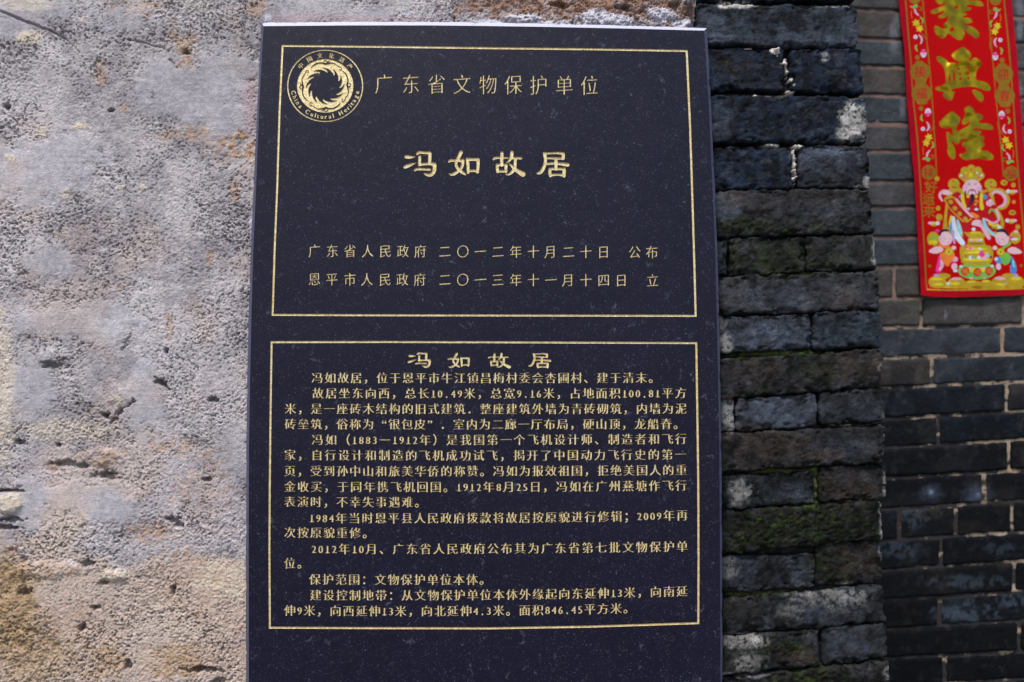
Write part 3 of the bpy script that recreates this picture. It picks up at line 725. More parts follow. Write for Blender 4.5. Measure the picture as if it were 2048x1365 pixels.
TITLE = {
 '冯': (0, [[(140, 270, 88), (230, 278, 74), (340, 275, 20)], [(108, 505, 72), (180, 478, 80), (280, 438, 50), (366, 415, 14)],
    [(385, 212, 48), (430, 172, 68), (540, 180, 54), (670, 185, 70)], [(678, 190, 80), (676, 300, 74), (668, 430, 74)], [(448, 262, 66), (445, 340, 68), (440, 440, 62)],
    [(440, 450, 74), (560, 436, 58), (700, 432, 70), (785, 442, 84)], [(785, 442, 84), (782, 560, 82), (752, 640, 84), (690, 688, 76), (620, 680, 64), (552, 650, 30)], [(335, 578, 50), (385, 552, 60), (520, 555, 54), (680, 560, 56)]]),
 '如': (0, [[(1390, 165, 84), (1345, 260, 80), (1300, 345, 68), (1272, 430, 62), (1300, 515, 68), (1370, 590, 70), (1440, 640, 66), (1488, 678, 34)],
    [(1112, 385, 46), (1150, 358, 64), (1280, 355, 58), (1420, 360, 74)], [(1430, 350, 70), (1425, 440, 66), (1390, 530, 66), (1320, 605, 66), (1230, 662, 72), (1170, 678, 52), (1120, 660, 24)],
    [(1530, 325, 74), (1545, 450, 68), (1548, 636, 54)], [(1530, 330, 68), (1650, 332, 66), (1778, 335, 70)], [(1775, 332, 74), (1775, 450, 70), (1765, 626, 58)], [(1545, 600, 66), (1650, 586, 54), (1765, 600, 66)]]),
 '故': (170, [[(385, 180, 70), (380, 300, 74), (380, 460, 74)], [(192, 328, 46), (222, 302, 60), (300, 294, 48), (400, 300, 50), (528, 296, 32)],
    [(275, 455, 62), (280, 540, 70), (287, 620, 56)], [(280, 455, 56), (380, 462, 50), (485, 455, 58)], [(478, 455, 70), (475, 540, 66), (478, 612, 58)], [(285, 605, 62), (380, 602, 56), (478, 605, 56)],
    [(612, 160, 70), (608, 230, 76), (580, 320, 66), (535, 375, 44), (490, 408, 18)], [(615, 302, 54), (700, 300, 50), (825, 305, 52)],
    [(690, 320, 70), (685, 420, 66), (668, 540, 74), (605, 628, 68), (530, 672, 48), (465, 672, 22)], [(550, 430, 22), (605, 475, 56), (680, 550, 76), (770, 612, 100), (860, 665, 128)]]),
 '居': (170, [[(1345, 190, 66), (1370, 260, 74), (1376, 360, 68), (1355, 460, 74), (1308, 570, 78), (1250, 635, 72), (1190, 648, 44)], [(1350, 195, 52), (1500, 192, 44), (1650, 186, 50), (1780, 200, 70)],
    [(1780, 200, 74), (1778, 310, 72)], [(1375, 302, 46), (1550, 306, 50), (1770, 314, 58)], [(1615, 310, 72), (1615, 420, 72), (1612, 550, 72)],
    [(1415, 434, 56), (1520, 424, 58), (1650, 425, 62), (1770, 440, 72), (1880, 452, 88)], [(1475, 555, 72), (1475, 640, 72), (1488, 712, 56)], [(1470, 548, 58), (1620, 548, 58), (1805, 548, 60)],
    [(1800, 552, 76), (1800, 640, 76), (1798, 715, 60)], [(1485, 690, 66), (1640, 678, 50), (1798, 690, 70)]]),
}
def title_char(ch, cx=None, cy=None, sx=1., sy=1.):
    off, st = TITLE[ch]; out = []
    for s in st:
        out += stroke([(800 + off + x / 11.378, 290 + y / 11.378, wd / 11.378) for x, y, wd in s], n=10)
    if cx is not None:
        a = np.concatenate(out); m = (a.min(0) + a.max(0)) / 2
        out = [(l - m) * np.array([sx, sy]) + np.array([cx, cy]) for l in out]
    return [ccw(l) for l in out]

def frame_loops(pts, wd):
    """closed line of width wd following pts (outer boundary, clockwise on the picture)"""
    o = np.array(pts, float); c = o.mean(0)
    n = len(o); inn = []
    for i in range(n):
        a, b, d = o[i - 1], o[i], o[(i + 1) % n]
        t0 = (b - a) / np.linalg.norm(b - a); t1 = (d - b) / np.linalg.norm(d - b)
        n0 = np.array([-t0[1], t0[0]]); n1 = np.array([-t1[1], t1[0]])
        k = n0 + n1; k = k / max(np.dot(k, n0), .3)
        inn.append(b + k * wd)
    inn = np.array(inn)
    if np.abs(inn - c).sum() > np.abs(o - c).sum(): inn = 2 * o - inn
    return [ccw(o)], [ccw(inn)]
def plaque():
    root = empty('heritage_plaque', 'tall black granite plaque with engraved gold Chinese lettering, fixed on the stucco wall', 'plaque')
    R = []   # (part name, adds, cuts, depth)
    uf = [(563.1, 89.9), (780, 92), (980, 94.6), (1180, 96.8), (1375.3, 100.2), (1382, 250), (1386.8, 400), (1391, 540), (1393.3, 634), (1180, 633.6), (980, 633.2), (760, 632.8), (543, 632), (547, 500), (552, 380), (557, 220)]
    lf = [(541, 682.6), (760, 682.2), (980, 682.8), (1180, 683.6), (1394.5, 684.5), (1397, 850), (1398.6, 980), (1399, 1120), (1398.5, 1248.5), (1180, 1255.6), (980, 1259), (760, 1258.6), (537.5, 1257.6), (536.6, 1100), (537.4, 960), (539, 820)]
    for n_, f in (('gold_border_line', uf), ('gold_border_line', lf)):
        a, c = frame_loops(f, 4.0); R.append([n_, a, c, .0007])
    # emblem
    ex, ey = 650.2, 171.9; kx, ky = 1.025, .975
    T = lambda r, a: (ex + r * kx * math.cos(a), ey + r * ky * math.sin(a))
    ring = lambda r, n=72: ccw([T(r, 2 * math.pi * i / n) for i in range(n)])
    em = [[ring(74.2)], [ring(72.0)]]
    R.append(['emblem', *em, .0005])
    tooth = []
    for k in range(12):
        t0 = rad(-k * 30 + 10)
        for r, a in ((27.0, 0), (30.2, -11), (33.0, -21), (35.4, -31), (37.2, -41), (37.6, -47), (34.6, -40), (32.0, -34), (29.6, -31)):
            tooth.append(T(r, t0 + rad(a)))
    birds = []
    for k in range(4):
        a0 = rad(90 * k + (3, 0, 0, 0)[k])
        def tp(x, y, w_):
            dx, dy = (x - 683) / 7.585, (y - 697) / 7.585
            c, s = math.cos(a0), math.sin(a0)
            return (ex + dx * c - dy * s, ey + dx * s + dy * c, w_ / 7.585)
        for pth in ([(455, 435, 6), (490, 395, 16), (550, 360, 18), (620, 352, 18), (665, 362, 30), (720, 350, 22), (800, 348, 10), (860, 385, 9), (905, 405, 9)],
                    [(640, 335, 8), (648, 318, 10), (672, 312, 10), (690, 325, 9), (700, 345, 9)], [(905, 402, 9), (920, 425, 9), (905, 445, 9), (882, 434, 8)], [(690, 335, 10), (712, 322, 10), (735, 318, 6)]):
            birds += stroke([tp(*p) for p in pth], n=6)
    cuts = [np.array(tooth)] + birds
    cuts[0] = ccw(cuts[0])
    R.append(['emblem', [ring(55.0)], [ccw(l) for l in cuts], .0006])
    for i, ch in enumerate('中国文化遗产'):
        a = rad(-90 + (-49, -29, -9.5, 11.5, 31.5, 50.5)[i]); x, y = T(62.8, a)
        R.append(['emblem', place(ch, x, y, 11.2, ax=.026, ay=.012, rot=a + math.pi / 2), [], .0004])
    tx = 'China Cultural Heritage'
    wds = [.66, .56, .30, .56, .56, .5, .72, .58, .30, .40, .58, .42, .56, .30, .5, .74, .58, .42, .30, .40, .56, .58, .58]
    tot = sum(wds); acc = 0
    for ch, wd in zip(tx, wds):
        a = rad(172 - 164 * (acc + wd / 2) / tot); acc += wd
        if ch == ' ': continue
        x, y = T(64.2, a)
        ls = fatten(glyph(ch), .042, .016); allp = np.concatenate(ls); mx = (allp[:, 0].min() + allp[:, 0].max()) / 2
        rot = a - math.pi / 2; c, s = math.cos(rot), math.sin(rot); out = []
        for l in ls:
            X = (l[:, 0] - mx) * 12.6 * .92; Y = -(l[:, 1] - .27) * 12.6
            out.append(np.stack([x + X * c - Y * s, y + X * s + Y * c], 1))
        R.append(['emblem', out, [], .0004])
    # headings
    kw = dict(sx=.90, ax=-.010, ay=-.011, rise=.07)
    for ch, x, y in zip('广东省文物保护单位', (767.5, 821.5, 873, 924, 976, 1026.5, 1077, 1128.5, 1179), np.linspace(167.5, 170.8, 9)):
        R.append(['inscription_character', place(ch, x, y, 42, **kw), [], .0005])
    kw2 = dict(sx=.93, ax=-.004, ay=-.006, rise=.07)
    r1 = [('广', 628.8), ('东', 664.6), ('省', 700), ('人', 735.2), ('民', 770.6), ('政', 805.6), ('府', 840.4), ('二', 889.8), ('〇', 925.7), ('一', 960.7), ('二', 995.9), ('年', 1031.5), ('十', 1066.6), ('月', 1100.6), ('二', 1137), ('十', 1171.6), ('日', 1206.8), ('公', 1269.4), ('布', 1303.8)]
    r2 = [('恩', 628.8), ('平', 663.6), ('市', 699.7), ('人', 733.6), ('民', 770), ('政', 804.5), ('府', 839.3), ('二', 889.8), ('〇', 925.3), ('一', 960.7), ('三', 995.9), ('年', 1031.5), ('十', 1066.6), ('一', 1101.8), ('月', 1135.8), ('十', 1171.6), ('四', 1207.3), ('日', 1242.4), ('立', 1305)]
    for row, y0, y1 in ((r1, 501.9, 504.6), (r2, 558.6, 561)):
        for ch, x in row:
            R.append(['inscription_character', place(ch, x, y0 + (y1 - y0) * (x - 620) / 700, 27.5, **kw2), [], .0004])
    for ch in '冯如故居': R.append(['title_character', title_char(ch), [], .0010, ch])
    for ch, x, y in zip('冯如故居', (838.4, 917.3, 998.8, 1079.5), (720.6, 721, 721.4, 721.8)):
        R.append(['subtitle_character', title_char(ch, x, y, .70, .60), [], .0007])
    # body text
    HALF = set('0123456789.')
    for li, (tx, xa, xb, ys, tail) in enumerate(BODY):
        u = []; acc = 0
        for ch in tx:
            wv = .5 if ch in HALF else 1.0; u.append(acc + wv / 2); acc += wv
        u = np.array(u); sp = (xb - xa) / (u[-1] - u[0]) if len(u) > 1 else 26.2
        xs = list(xa + (u - u[0]) * sp) if len(u) > 1 else [xa]
        chars = list(tx)
        if tail: xs.append(xs[-1] + (.75 if chars[-1] in HALF else 1.0) * sp); chars.append(tail)
        for ch, x in zip(chars, xs):
            y = float(quad_y(x, ys))
            if ch == '—': loops = [ccw([(x - 11, y - .6), (x + 11, y - .6), (x + 11, y + .9), (x - 11, y + .9)])]
            elif ch in HALF:
                loops = place(ch, x, y + .8, 21.5, sx=.88, ax=.026, ay=-.012 if ch != '.' else .03)
                if ch == '1': loops = [ccw(l) for l in loops] + [ccw([(x - 4, y + 7.3), (x + 4.6, y + 7.3), (x + 4.6, y + 8.7), (x - 4, y + 8.7)])]
            elif ch in '，。、；：．（）“”': loops = place(ch, x, y, 24.0, ax=.012, ay=.012)
            else: loops = place(ch, x, y, 24.0, sx=.98, ax=.021, ay=-.015, rise=.015)
            R.append(['inscription_line%02d' % li, loops, [], .0004])
    R = [r for r in R if len(r[1])]
    inner = [(527.3, 52.6), (700, 51.2), (860, 51.2), (960, 52.2), (1100, 54.3), (1260, 57.6), (1408.3, 61.7), (1417, 200), (1425.3, 380), (1431, 520), (1435.5, 720), (1438.6, 900), (1440, 1080), (1441, 1365), (1441.5, 1480),
             (900, 1480), (498, 1480), (497.6, 1365), (497.2, 1100), (497.8, 900), (500, 760), (502.5, 642), (506.5, 500), (512, 380), (519, 200)]
    outer = [(522.8, 45.6), (700, 44.4), (860, 44.3), (960, 45.4), (1100, 48), (1260, 52), (1413.4, 57), (1421.6, 200), (1430, 380), (1435.4, 520), (1440, 720), (1443, 900), (1444, 1080), (1445, 1365), (1445.5, 1485),
             (900, 1486), (493, 1485), (491.8, 1365), (491.6, 1100), (492.7, 900), (494.5, 760), (497, 642), (501.4, 500), (507, 380), (515, 200)]
    inner = np.array(inner, float); outer = np.array(outer, float)
    v, f, tag = planar(ccw(inner), [(r[0], r[1], r[2]) for r in R])
    dep = np.array([r[3] for r in R])
    V0 = P(v[:, 0], v[:, 1], 0.0)
    f = f[:, ::-1]      # picture-space y points down: flip so that faces look at the viewer
    # face of the slab
    fv, ff = compact(V0, f[tag < 0])
    # closely spaced arrises with small nicks
    def dense(a, b):
        A, B_ = [], []
        for k in range(len(a)):
            j = (k + 1) % len(a); m_ = max(1, int(np.linalg.norm(b[j] - b[k]) / 5))
            for q_ in range(m_):
                A.append(a[k] + (a[j] - a[k]) * q_ / m_); B_.append(b[k] + (b[j] - b[k]) * q_ / m_)
        return np.array(A), np.array(B_)
    innD, outD = dense(inner, outer)
    kk_ = np.arange(len(innD)); nick = sst(.62, .80, fbm(kk_ / 2.2, kk_ * 0, 901, 3, .6)) * .55; wav = (fbm(kk_ / 6., kk_ * 0 + 4, 903, 3) - .5) * .22
    dirn = innD - outD
    outD = outD + dirn * (nick * .5 + wav)[:, None]; 
    flat_in = inner.copy(); inner = innD; outer = outD
    i3 = P(inner[:, 0], inner[:, 1], 0.0); o3 = P(outer[:, 0], outer[:, 1], .0046)
    b3 = o3.copy(); b3[:, 1] = .023
    n = len(i3); nb = len(fv)
    V = np.concatenate([fv, i3, o3, b3]); F = [tuple(t) for t in ff]; mi = [0] * len(F)
    for k in range(n):
        j = (k + 1) % n
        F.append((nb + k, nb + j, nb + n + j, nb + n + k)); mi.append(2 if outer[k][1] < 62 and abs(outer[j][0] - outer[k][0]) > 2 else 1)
        F.append((nb + n + k, nb + n + j, nb + 2 * n + j, nb + 2 * n + k)); mi.append(1)
    F.append(tuple(nb + 2 * n + k for k in range(n))); mi.append(1)
    obj('granite_slab', mesh('granite_slab', V, F, [M_GRANITE, M_EDGE, M_EDGE_LIT], mi), root)
    # engraved pieces: floor + walls
    key = ['%s|%s' % (r[0], r[4] if len(r) > 4 else (i if r[0] in ('gold_border_line', 'inscription_character', 'subtitle_character') else '')) for i, r in enumerate(R)]
    edge = {}
    for t, tri in enumerate(f):
        for k in range(3): edge.setdefault((tri[k], tri[(k + 1) % 3]), t)
    for kk in dict.fromkeys(key):
        ids = np.array([i for i, q in enumerate(key) if q == kk])
        sel = np.nonzero(np.isin(tag, ids))[0]
        if not len(sel): continue
        vs = []; fs = []; vid = {}
        def vert(a, d):
            k = (int(a), round(d, 6))
            if k not in vid: vid[k] = len(vs); p = V0[a]; vs.append((p[0], d, p[2]))
            return vid[k]
        for t in sel:
            d = dep[tag[t]]; tri = f[t]
            fs.append(tuple(vert(a, d) for a in tri))
            for k in range(3):
                a, b = tri[k], tri[(k + 1) % 3]; o = edge.get((b, a))
                if o is None or tag[o] < 0:
                    fs.append((vert(b, d), vert(a, d), vert(a, 0.0), vert(b, 0.0)))
        name = kk.split('|')[0].rstrip('_0123456789')
        lab = {'emblem': 'round gold emblem reading China Cultural Heritage with a swirling sun and birds'}.get(name)
        obj(name, mesh(name, vs, fs, [M_GOLD]), root, lab)
plaque()
#@@BANNER
# ------------------------------------------------------------------ red paper banner
def banner():
    YB = Y_BACK - .010
    root = empty('couplet_banner', 'red spring festival paper banner with gold foil characters, pasted on the set-back brick wall', 'banner')
    C = dict(red=flat('banner_red', (.38, .0002, .0003), .55, var=.06), crim=flat('banner_crimson', (.31, .0004, .008), .6, var=.10, scale=30), foil=M_FOIL,
             yel=flat('print_yellow', (.52, .42, .02), .5), grn=flat('print_green', (.13, .36, .06), .5), pnk=flat('print_pink', (.55, .30, .40), .5), skin=flat('print_skin', (.58, .38, .42), .5, var=.05),
             mag=flat('print_magenta', (.60, .03, .22), .5), blu=flat('print_blue', (.04, .20, .50), .5), teal=flat('print_teal', (.22, .48, .50), .5), pale=flat('print_pale', (.46, .54, .62), .5), ink=flat('print_ink', (.012, .014, .035), .5),
             org=flat('print_orange', (.60, .16, .03), .5), dred=flat('print_dark_red', (.36, .006, .01), .5), gold=flat('print_gold', (.42, .28, .02), .42, .35), dgold=flat('print_old_gold', (.25, .13, .012), .42, .4), pur=flat('print_violet', (.34, .24, .46), .5))
    R = []; part = ['paper']
    def add(col, loops, cuts=()):
        if isinstance(loops, np.ndarray): loops = [loops]
        R.append((part[0], [ccw(l) if len(loops) == 1 else l for l in loops], [ccw(c) for c in cuts], col))
    def st(col, pts, tr=None, n=8):
        if tr: pts = [(*tr(x, y), wd / tr.s) for x, y, wd in pts]
        add(col, [ccw(l) for l in stroke(pts, n=n)])
    class TR:
        def __init__(s_, ox, oy, s): s_.ox, s_.oy, s_.s = ox, oy, s
        def __call__(s_, x, y): return (s_.ox + x / s_.s, s_.oy + y / s_.s)
    def E(col, cx, cy, rx, ry=None, tr=None, n=14, rot=0):
        ry = rx if ry is None else ry
        if tr: (cx, cy), rx, ry = tr(cx, cy), rx / tr.s, ry / tr.s
        add(col, disc(cx, cy, rx, ry, n, rot))
    def G(col, pts, tr, cuts=(), sm=1):
        add(col, smooth_poly([tr(*p) for p in pts], sm), [smooth_poly([tr(*p) for p in c], 1) for c in cuts])
    out = [(1772, -190), (1790, -60), (1797, 0), (1801, 50), (1806.4, 100), (1810, 150), (1813, 200), (1820, 290), (1826, 350), (1829, 400), (1831, 430), (1834.5, 510), (1838.3, 592), (1868, 594), (1900, 594.8), (1960, 594), (2010, 591.5), (2048, 589), (2074, 587),
           (2066, 480), (2057, 400), (2047, 305), (2043, 250), (2040, 200), (2036.5, 150), (2035, 120), (2032, 88), (2029, 60), (2024, 0), (2015, -80), (2000, -190)]
    # inner field
    add('red', np.array([(1805, -190), (1814, 0), (1823, 120), (1828, 200), (1843, 380), (1854, 579), (2054, 577), (2041, 380), (2026, 200), (2008, 0), (1990, -190)], float))
    part[0] = 'gold_border'
    st('dgold', [(1795, -180, 2.4), (1811.5, 0, 2.6), (1816, 58, 3), (1821.8, 124, 2.6), (1825.4, 180, 2.6), (1835, 282, 2.8), (1842, 386, 2.8), (1850, 518, 2.8), (1853.4, 579.5, 2.8)])
    st('gold', [(1853.4, 579.5, 2.8), (1900, 580.5, 2.8), (1960, 580, 2.8), (2054, 577, 2.8)])
    st('dgold', [(1990, -180, 2.4), (2008.6, 0, 2.6), (2017.4, 88, 2.8), (2026, 200, 2.6), (2033, 320, 2.8), (2040, 386, 2.8), (2046, 452, 2.8), (2054, 577, 2.8)])
    st('dgold', [(1835, -120, 2), (1845, 0, 2.2), (1855.5, 95, 2.2), (1862.8, 176, 2.2), (1873.8, 351, 2.4)]); E('gold', 1874.5, 357.5, 5.2)
    st('dgold', [(1965, -120, 2), (1975, 0, 2.2), (1983, 95, 2.2), (1992.5, 206, 2.2), (2006.4, 353, 2.4)]); E('gold', 2007.5, 366, 7.2, 5.6); E('dgold', 2008, 366, 3.6, 2)
    # side columns
    part[0] = 'side_ornament'
    for sx_, ox, oy in ((1, 0, 0), (-1, 0, 6)):
        for top in (0, 1):
            part[0] = 'flower_ornament' + ' ' * (top * 2 + (sx_ > 0))
            # mirrored ornament of leaf, curl, narcissus, lotus bud
            def q(x, y):
                # x from the column's centre line, y measured down; below the medallion the motif is upside down
                yy = (y if top == 0 else 332 - y)
                cx = (np.interp(yy, [0, 100, 200, 300], [1828, 1838, 1845, 1854]) if sx_ == 1 else np.interp(yy, [0, 100, 200, 300], [1992, 1999, 2009, 2018]))
                return (float(cx) + x * sx_, yy + oy)
            def s2(col, pts): st(col, [(*q(x, y), wd) for x, y, wd in pts], n=6)
            s2('grn', [(-8, 13, 2), (-3, 15, 5), (3, 11, 5), (4, 15, 3)]); s2('dgold', [(8, 14, 1.6), (13, 16, 2), (12, 21, 2), (7, 20, 1.6)])
            s2('pnk', [(0, 19, 4), (1, 25, 4), (6, 31, 2.5)]); s2('grn', [(9, 35, 2), (14, 40, 3.6), (12, 48, 2)]); s2('org', [(-7, 22, 1.2), (-8, 30, 1.2), (-7, 37, 1.2)])
            x, y = q(0, 46); x2, y2 = q(6, 57)
            for (cx, cy) in ((x, y), (x2, y2)):
                l = [];
                for k in range(12):
                    r_ = 8.6 if k % 2 == 0 else 4.6; a = k * math.pi / 6 + .3
                    l.append((cx + r_ * math.cos(a), cy + r_ * math.sin(a)))
                add('yel', np.array(l))
            E('gold', (x + x2) / 2, (y + y2) / 2, 3)
            E('pale', *q(-4, 74), 4); E('pur', *q(-4, 74), 2.3); s2('pnk', [(3, 70, 2), (8, 76, 4.5), (7, 84, 3), (4, 88, 1.2)])
            s2('dgold', [(10, 68, 1.5), (17, 78, 2), (18, 92, 2)]); s2('grn', [(-3, 90, 2), (-6, 95, 4), (-3, 103, 1.5)])
            a, b_ = q(9, 107); E('pale', a, b_, 6, 8); E('mag', a, b_ - (3 if top == 0 else -3), 5.4, 4.4); E('pnk', a, b_ + (1 if top == 0 else -1), 4.4, 3)
            E('dgold', *q(-4, 115), 5, n=8)
    def medal(cx, cy, chs, dy):
        part[0] = 'gold_medallion' + (' ' if cx > 1900 else '')
        w_ = 20.5
        for i, ch in enumerate(chs): E('dgold', cx + i * 3.2, cy + i * dy, w_, 18.5, n=20)
        add('dgold', np.array([(cx - 12, cy), (cx + 13, cy), (cx + 15, cy + dy), (cx - 9, cy + dy)]))
        E('dgold', cx - 1, cy - 17, 9, 5); E('dgold', cx + 4, cy + dy + 18, 11, 5)
        E('red', cx - 11, cy + dy / 2, 2.6, 5.4); E('red', cx + 14, cy + dy / 2, 2.6, 5.4)
        for i, ch in enumerate(chs): add('org' if i == 9 else 'dred', place(ch, cx + i * 3.2, cy + i * dy, 24, ax=.012, ay=.004))
    medal(1840.5, 143.5, '接福', 43); medal(2006, 148.5, '迎春', 44)
    for cx, cy, ch in ((1857.8, 345, '祥'), (2021.2, 348, '福')):
        part[0] = 'gold_medallion' + ('  ' if cx < 1900 else '   ')
        E('dgold', cx, cy, 14.2, 15, n=24); add('dred', place(ch, cx, cy, 21, ax=.01, ay=0))
    part[0] = 'gold_medallion    '; E('dgold', 1830, -4, 12)
    part[0] = 'gold_medallion     '; E('dgold', 1991, -1, 12)
    # large foil characters
    part[0] = 'foil_character'
    t = TR(1840, 0, 12.8)
    G('foil', [(370, 0), (430, 90), (510, 135), (590, 95), (650, 60), (640, 130), (480, 200), (330, 260), (245, 305), (280, 355), (360, 370), (470, 335), (590, 275), (625, 310), (560, 370), (470, 410), (460, 450), (530, 490), (620, 465), (720, 410), (770, 405), (690, 470),
        (715, 540), (600, 620), (590, 650), (640, 720), (590, 755), (500, 710), (410, 650), (360, 690), (370, 800), (430, 900), (560, 1000), (640, 970), (690, 870), (740, 870), (850, 960), (960, 1040), (1050, 1035), (1120, 960), (1130, 860), (1120, 780), (1150, 765), (1190, 850),
        (1300, 920), (1400, 990), (1480, 980), (1520, 900), (1490, 820), (1400, 740), (1280, 680), (1160, 670), (1110, 640), (1250, 610), (1320, 590), (1330, 530), (1260, 470), (1170, 460), (1090, 470), (1080, 430), (1190, 390), (1205, 360), (1110, 340), (1100, 310), (1250, 275),
        (1325, 235), (1290, 200), (1170, 200), (1200, 130), (1350, 130), (1480, 165), (1640, 160), (1600, 80), (1520, 20), (1380, 20), (1220, 30), (1200, -100), (1120, -400), (700, -420), (420, -200)], t,
        [[(850, 230), (880, 160), (960, 160), (960, 210), (890, 250)], [(755, 630), (830, 570), (820, 630)], [(750, 820), (750, 770), (800, 700), (860, 710), (860, 800), (830, 820)]])
    part[0] = 'foil_character '
    t = TR(1850, 90, 11.375)
    dots = [[(x + 34 * math.cos(a), y + 34 * math.sin(a)) for a in (0, 1.05, 2.1, 3.14, 4.2, 5.24)] for x, y in ((755, 555), (780, 672), (790, 790), (975, 530), (965, 650), (980, 765))]
    G('foil', [(840, 60), (720, 125), (610, 200), (595, 260), (640, 330), (720, 370), (765, 390), (760, 430), (710, 440), (650, 410), (600, 420), (520, 420), (500, 370), (380, 280), (300, 250), (260, 290), (280, 370), (370, 450), (430, 560), (460, 700), (465, 900), (350, 940), (230, 980),
        (240, 1020), (340, 1065), (430, 1070), (390, 1150), (470, 1240), (540, 1275), (620, 1250), (640, 1150), (680, 1070), (590, 1060), (580, 1020), (700, 990), (900, 960), (1080, 960), (1230, 1000), (1350, 1050), (1460, 1050), (1490, 990), (1430, 900), (1340, 840), (1150, 820),
        (1140, 740), (1160, 600), (1190, 540), (1270, 470), (1280, 420), (1220, 340), (1120, 290), (1060, 340), (980, 380), (975, 350), (1030, 290), (1035, 210), (960, 130), (880, 65)], t,
        [[(545, 630), (575, 760), (575, 880), (545, 870), (520, 740)], [(645, 560), (680, 700), (670, 850), (640, 840), (620, 690)]] + dots)
    G('foil', [(1050, 1050), (1110, 1015), (1200, 1060), (1290, 1120), (1330, 1210), (1300, 1300), (1250, 1310), (1170, 1240), (1100, 1140)], t)
    part[0] = 'foil_character  '
    t = TR(1860, 200, 10.5)
    G('foil', [(440, 245), (350, 320), (260, 400), (190, 480), (210, 560), (280, 600), (370, 600), (450, 580), (480, 680), (490, 760), (450, 740), (370, 665), (345, 690), (350, 800), (370, 950), (360, 1100), (400, 1190), (470, 1255), (520, 1240), (535, 1130), (515, 990), (460, 920),
        (450, 870), (490, 870), (540, 940), (590, 930), (660, 860), (740, 790), (740, 830), (660, 930), (680, 975), (760, 1000), (750, 1040), (780, 1080), (700, 1130), (610, 1150), (620, 1190), (700, 1260), (800, 1270), (920, 1240), (1050, 1235), (1180, 1270), (1300, 1270),
        (1330, 1200), (1280, 1130), (1160, 1060), (1060, 1070), (1060, 1030), (1140, 960), (1130, 910), (1080, 890), (1140, 820), (1120, 770), (1060, 760), (1000, 760), (1080, 690), (1060, 650), (980, 640), (900, 650), (890, 620), (1000, 600), (1150, 630), (1300, 640), (1320, 590),
        (1250, 520), (1150, 495), (1030, 500), (1010, 460), (1090, 400), (1110, 370), (1060, 310), (1000, 280), (940, 300), (920, 220), (870, 160), (800, 130), (710, 190), (745, 250), (720, 360), (670, 450), (680, 520), (740, 520), (830, 460), (850, 480), (800, 550), (680, 610),
        (600, 660), (540, 640), (560, 560), (640, 440), (630, 380), (560, 310), (480, 250)], t, [[(618, 775), (640, 720), (685, 705), (645, 765)], [(770, 885), (800, 850), (830, 855), (790, 885)]])
    # printed picture at the foot
    part[0] = 'printed_picture'
    for ch, x, y in (('好', 1863.5, 374), ('运', 1857.5, 398), ('来', 1858.5, 423)): add('dgold', place(ch, x, y, 25, ax=.02, ay=.02, rise=-.05))
    f = TR(1850, 320, 9.1); g = TR(1840, 440, 8.53)
    G('gold', [(440, 500), (560, 420), (700, 560), (1060, 560), (1240, 520), (1240, 640), (1290, 860), (1400, 1000), (1460, 1200), (1340, 1400), (320, 1400), (340, 1150), (380, 820)], f)
    G('dred', [(480, 640), (600, 560), (700, 640), (1050, 620), (1170, 560), (1200, 700), (1240, 880), (1350, 1040), (1390, 1200), (1250, 1350), (420, 1300), (400, 1000)], f)
    G('yel', [(430, 1180), (470, 980), (520, 1050), (480, 1300)], f); G('blu', [(455, 1180), (490, 1090), (500, 1280), (450, 1330)], f)
    st('teal', [(600, 1100, 40), (625, 1200, 60), (660, 1330, 60)], f); st('pale', [(525, 1050, 50), (535, 1180, 80), (580, 1365, 110), (680, 1520, 90)], f)
    st('pnk', [(1030, 1180, 60), (1090, 1290, 70), (1170, 1420, 70)], f); st('teal', [(1070, 1080, 50), (1110, 1210, 55), (1190, 1310, 55), (1300, 1390, 50)], f)
    st('gold', [(1200, 640, 80), (1250, 570, 90), (1400, 590, 110), (1490, 720, 110), (1440, 850, 90), (1330, 880, 60)], f); st('pnk', [(1220, 620, 40), (1290, 575, 50), (1400, 620, 60), (1465, 720, 60), (1430, 820, 50), (1340, 860, 30)], f)
    st('grn', [(1170, 960, 34), (1210, 900, 34), (1280, 960, 34), (1330, 1060, 34)], f); st('pnk', [(1290, 900, 40), (1340, 1020, 40), (1330, 1110, 40), (1230, 1150, 40), (1110, 1080, 34)], f); st('yel', [(1170, 1160, 40), (1260, 1200, 50), (1330, 1180, 40)], f)
    E('pnk', 1180, 790, 70, 60, f); E('pale', 1190, 740, 24, 20, f); E('dred', 1250, 860, 60, 40, f)
    G('blu', [(610, 670), (690, 600), (690, 725)], f); G('blu', [(1060, 605), (1160, 680), (1070, 740)], f)
    for x, y, r in ((840, 160, 72), (725, 205, 78), (958, 205, 78), (672, 290, 62), (1020, 290, 62)): E('gold', x, y, r, None, f)
    E('gold', 848, 320, 190, 110, f, 20); E('gold', 530, 440, 108, 100, f, 18); E('gold', 1192, 448, 108, 100, f, 18)
    for x, y, c_, r in ((838, 182, 'dred', 17), (710, 325, 'mag', 20), (976, 320, 'mag', 20), (660, 285, 'pale', 20), (1030, 285, 'pale', 20), (738, 235, 'yel', 20), (948, 240, 'pale', 18), (580, 420, 'grn', 24), (1135, 430, 'grn', 24), (522, 395, 'dred', 16), (1197, 408, 'ink', 14)): E(c_, x, y, r, None, f, 9)
    E('yel', 836, 275, 38, 38, f); E('grn', 860, 340, 36, 18, f)
    for x in (520, 1200): st('dred', [(x - 15, 470, 14), (x + 5, 500, 20), (x + 60, 500, 16)], f)
    st('yel', [(690, 640, 60), (705, 760, 60), (735, 880, 74)], f); st('yel', [(1030, 640, 60), (1025, 760, 60), (1040, 880, 74)], f)
    E('pnk', 715, 520, 26, 66, f); E('pnk', 1008, 520, 26, 66, f)
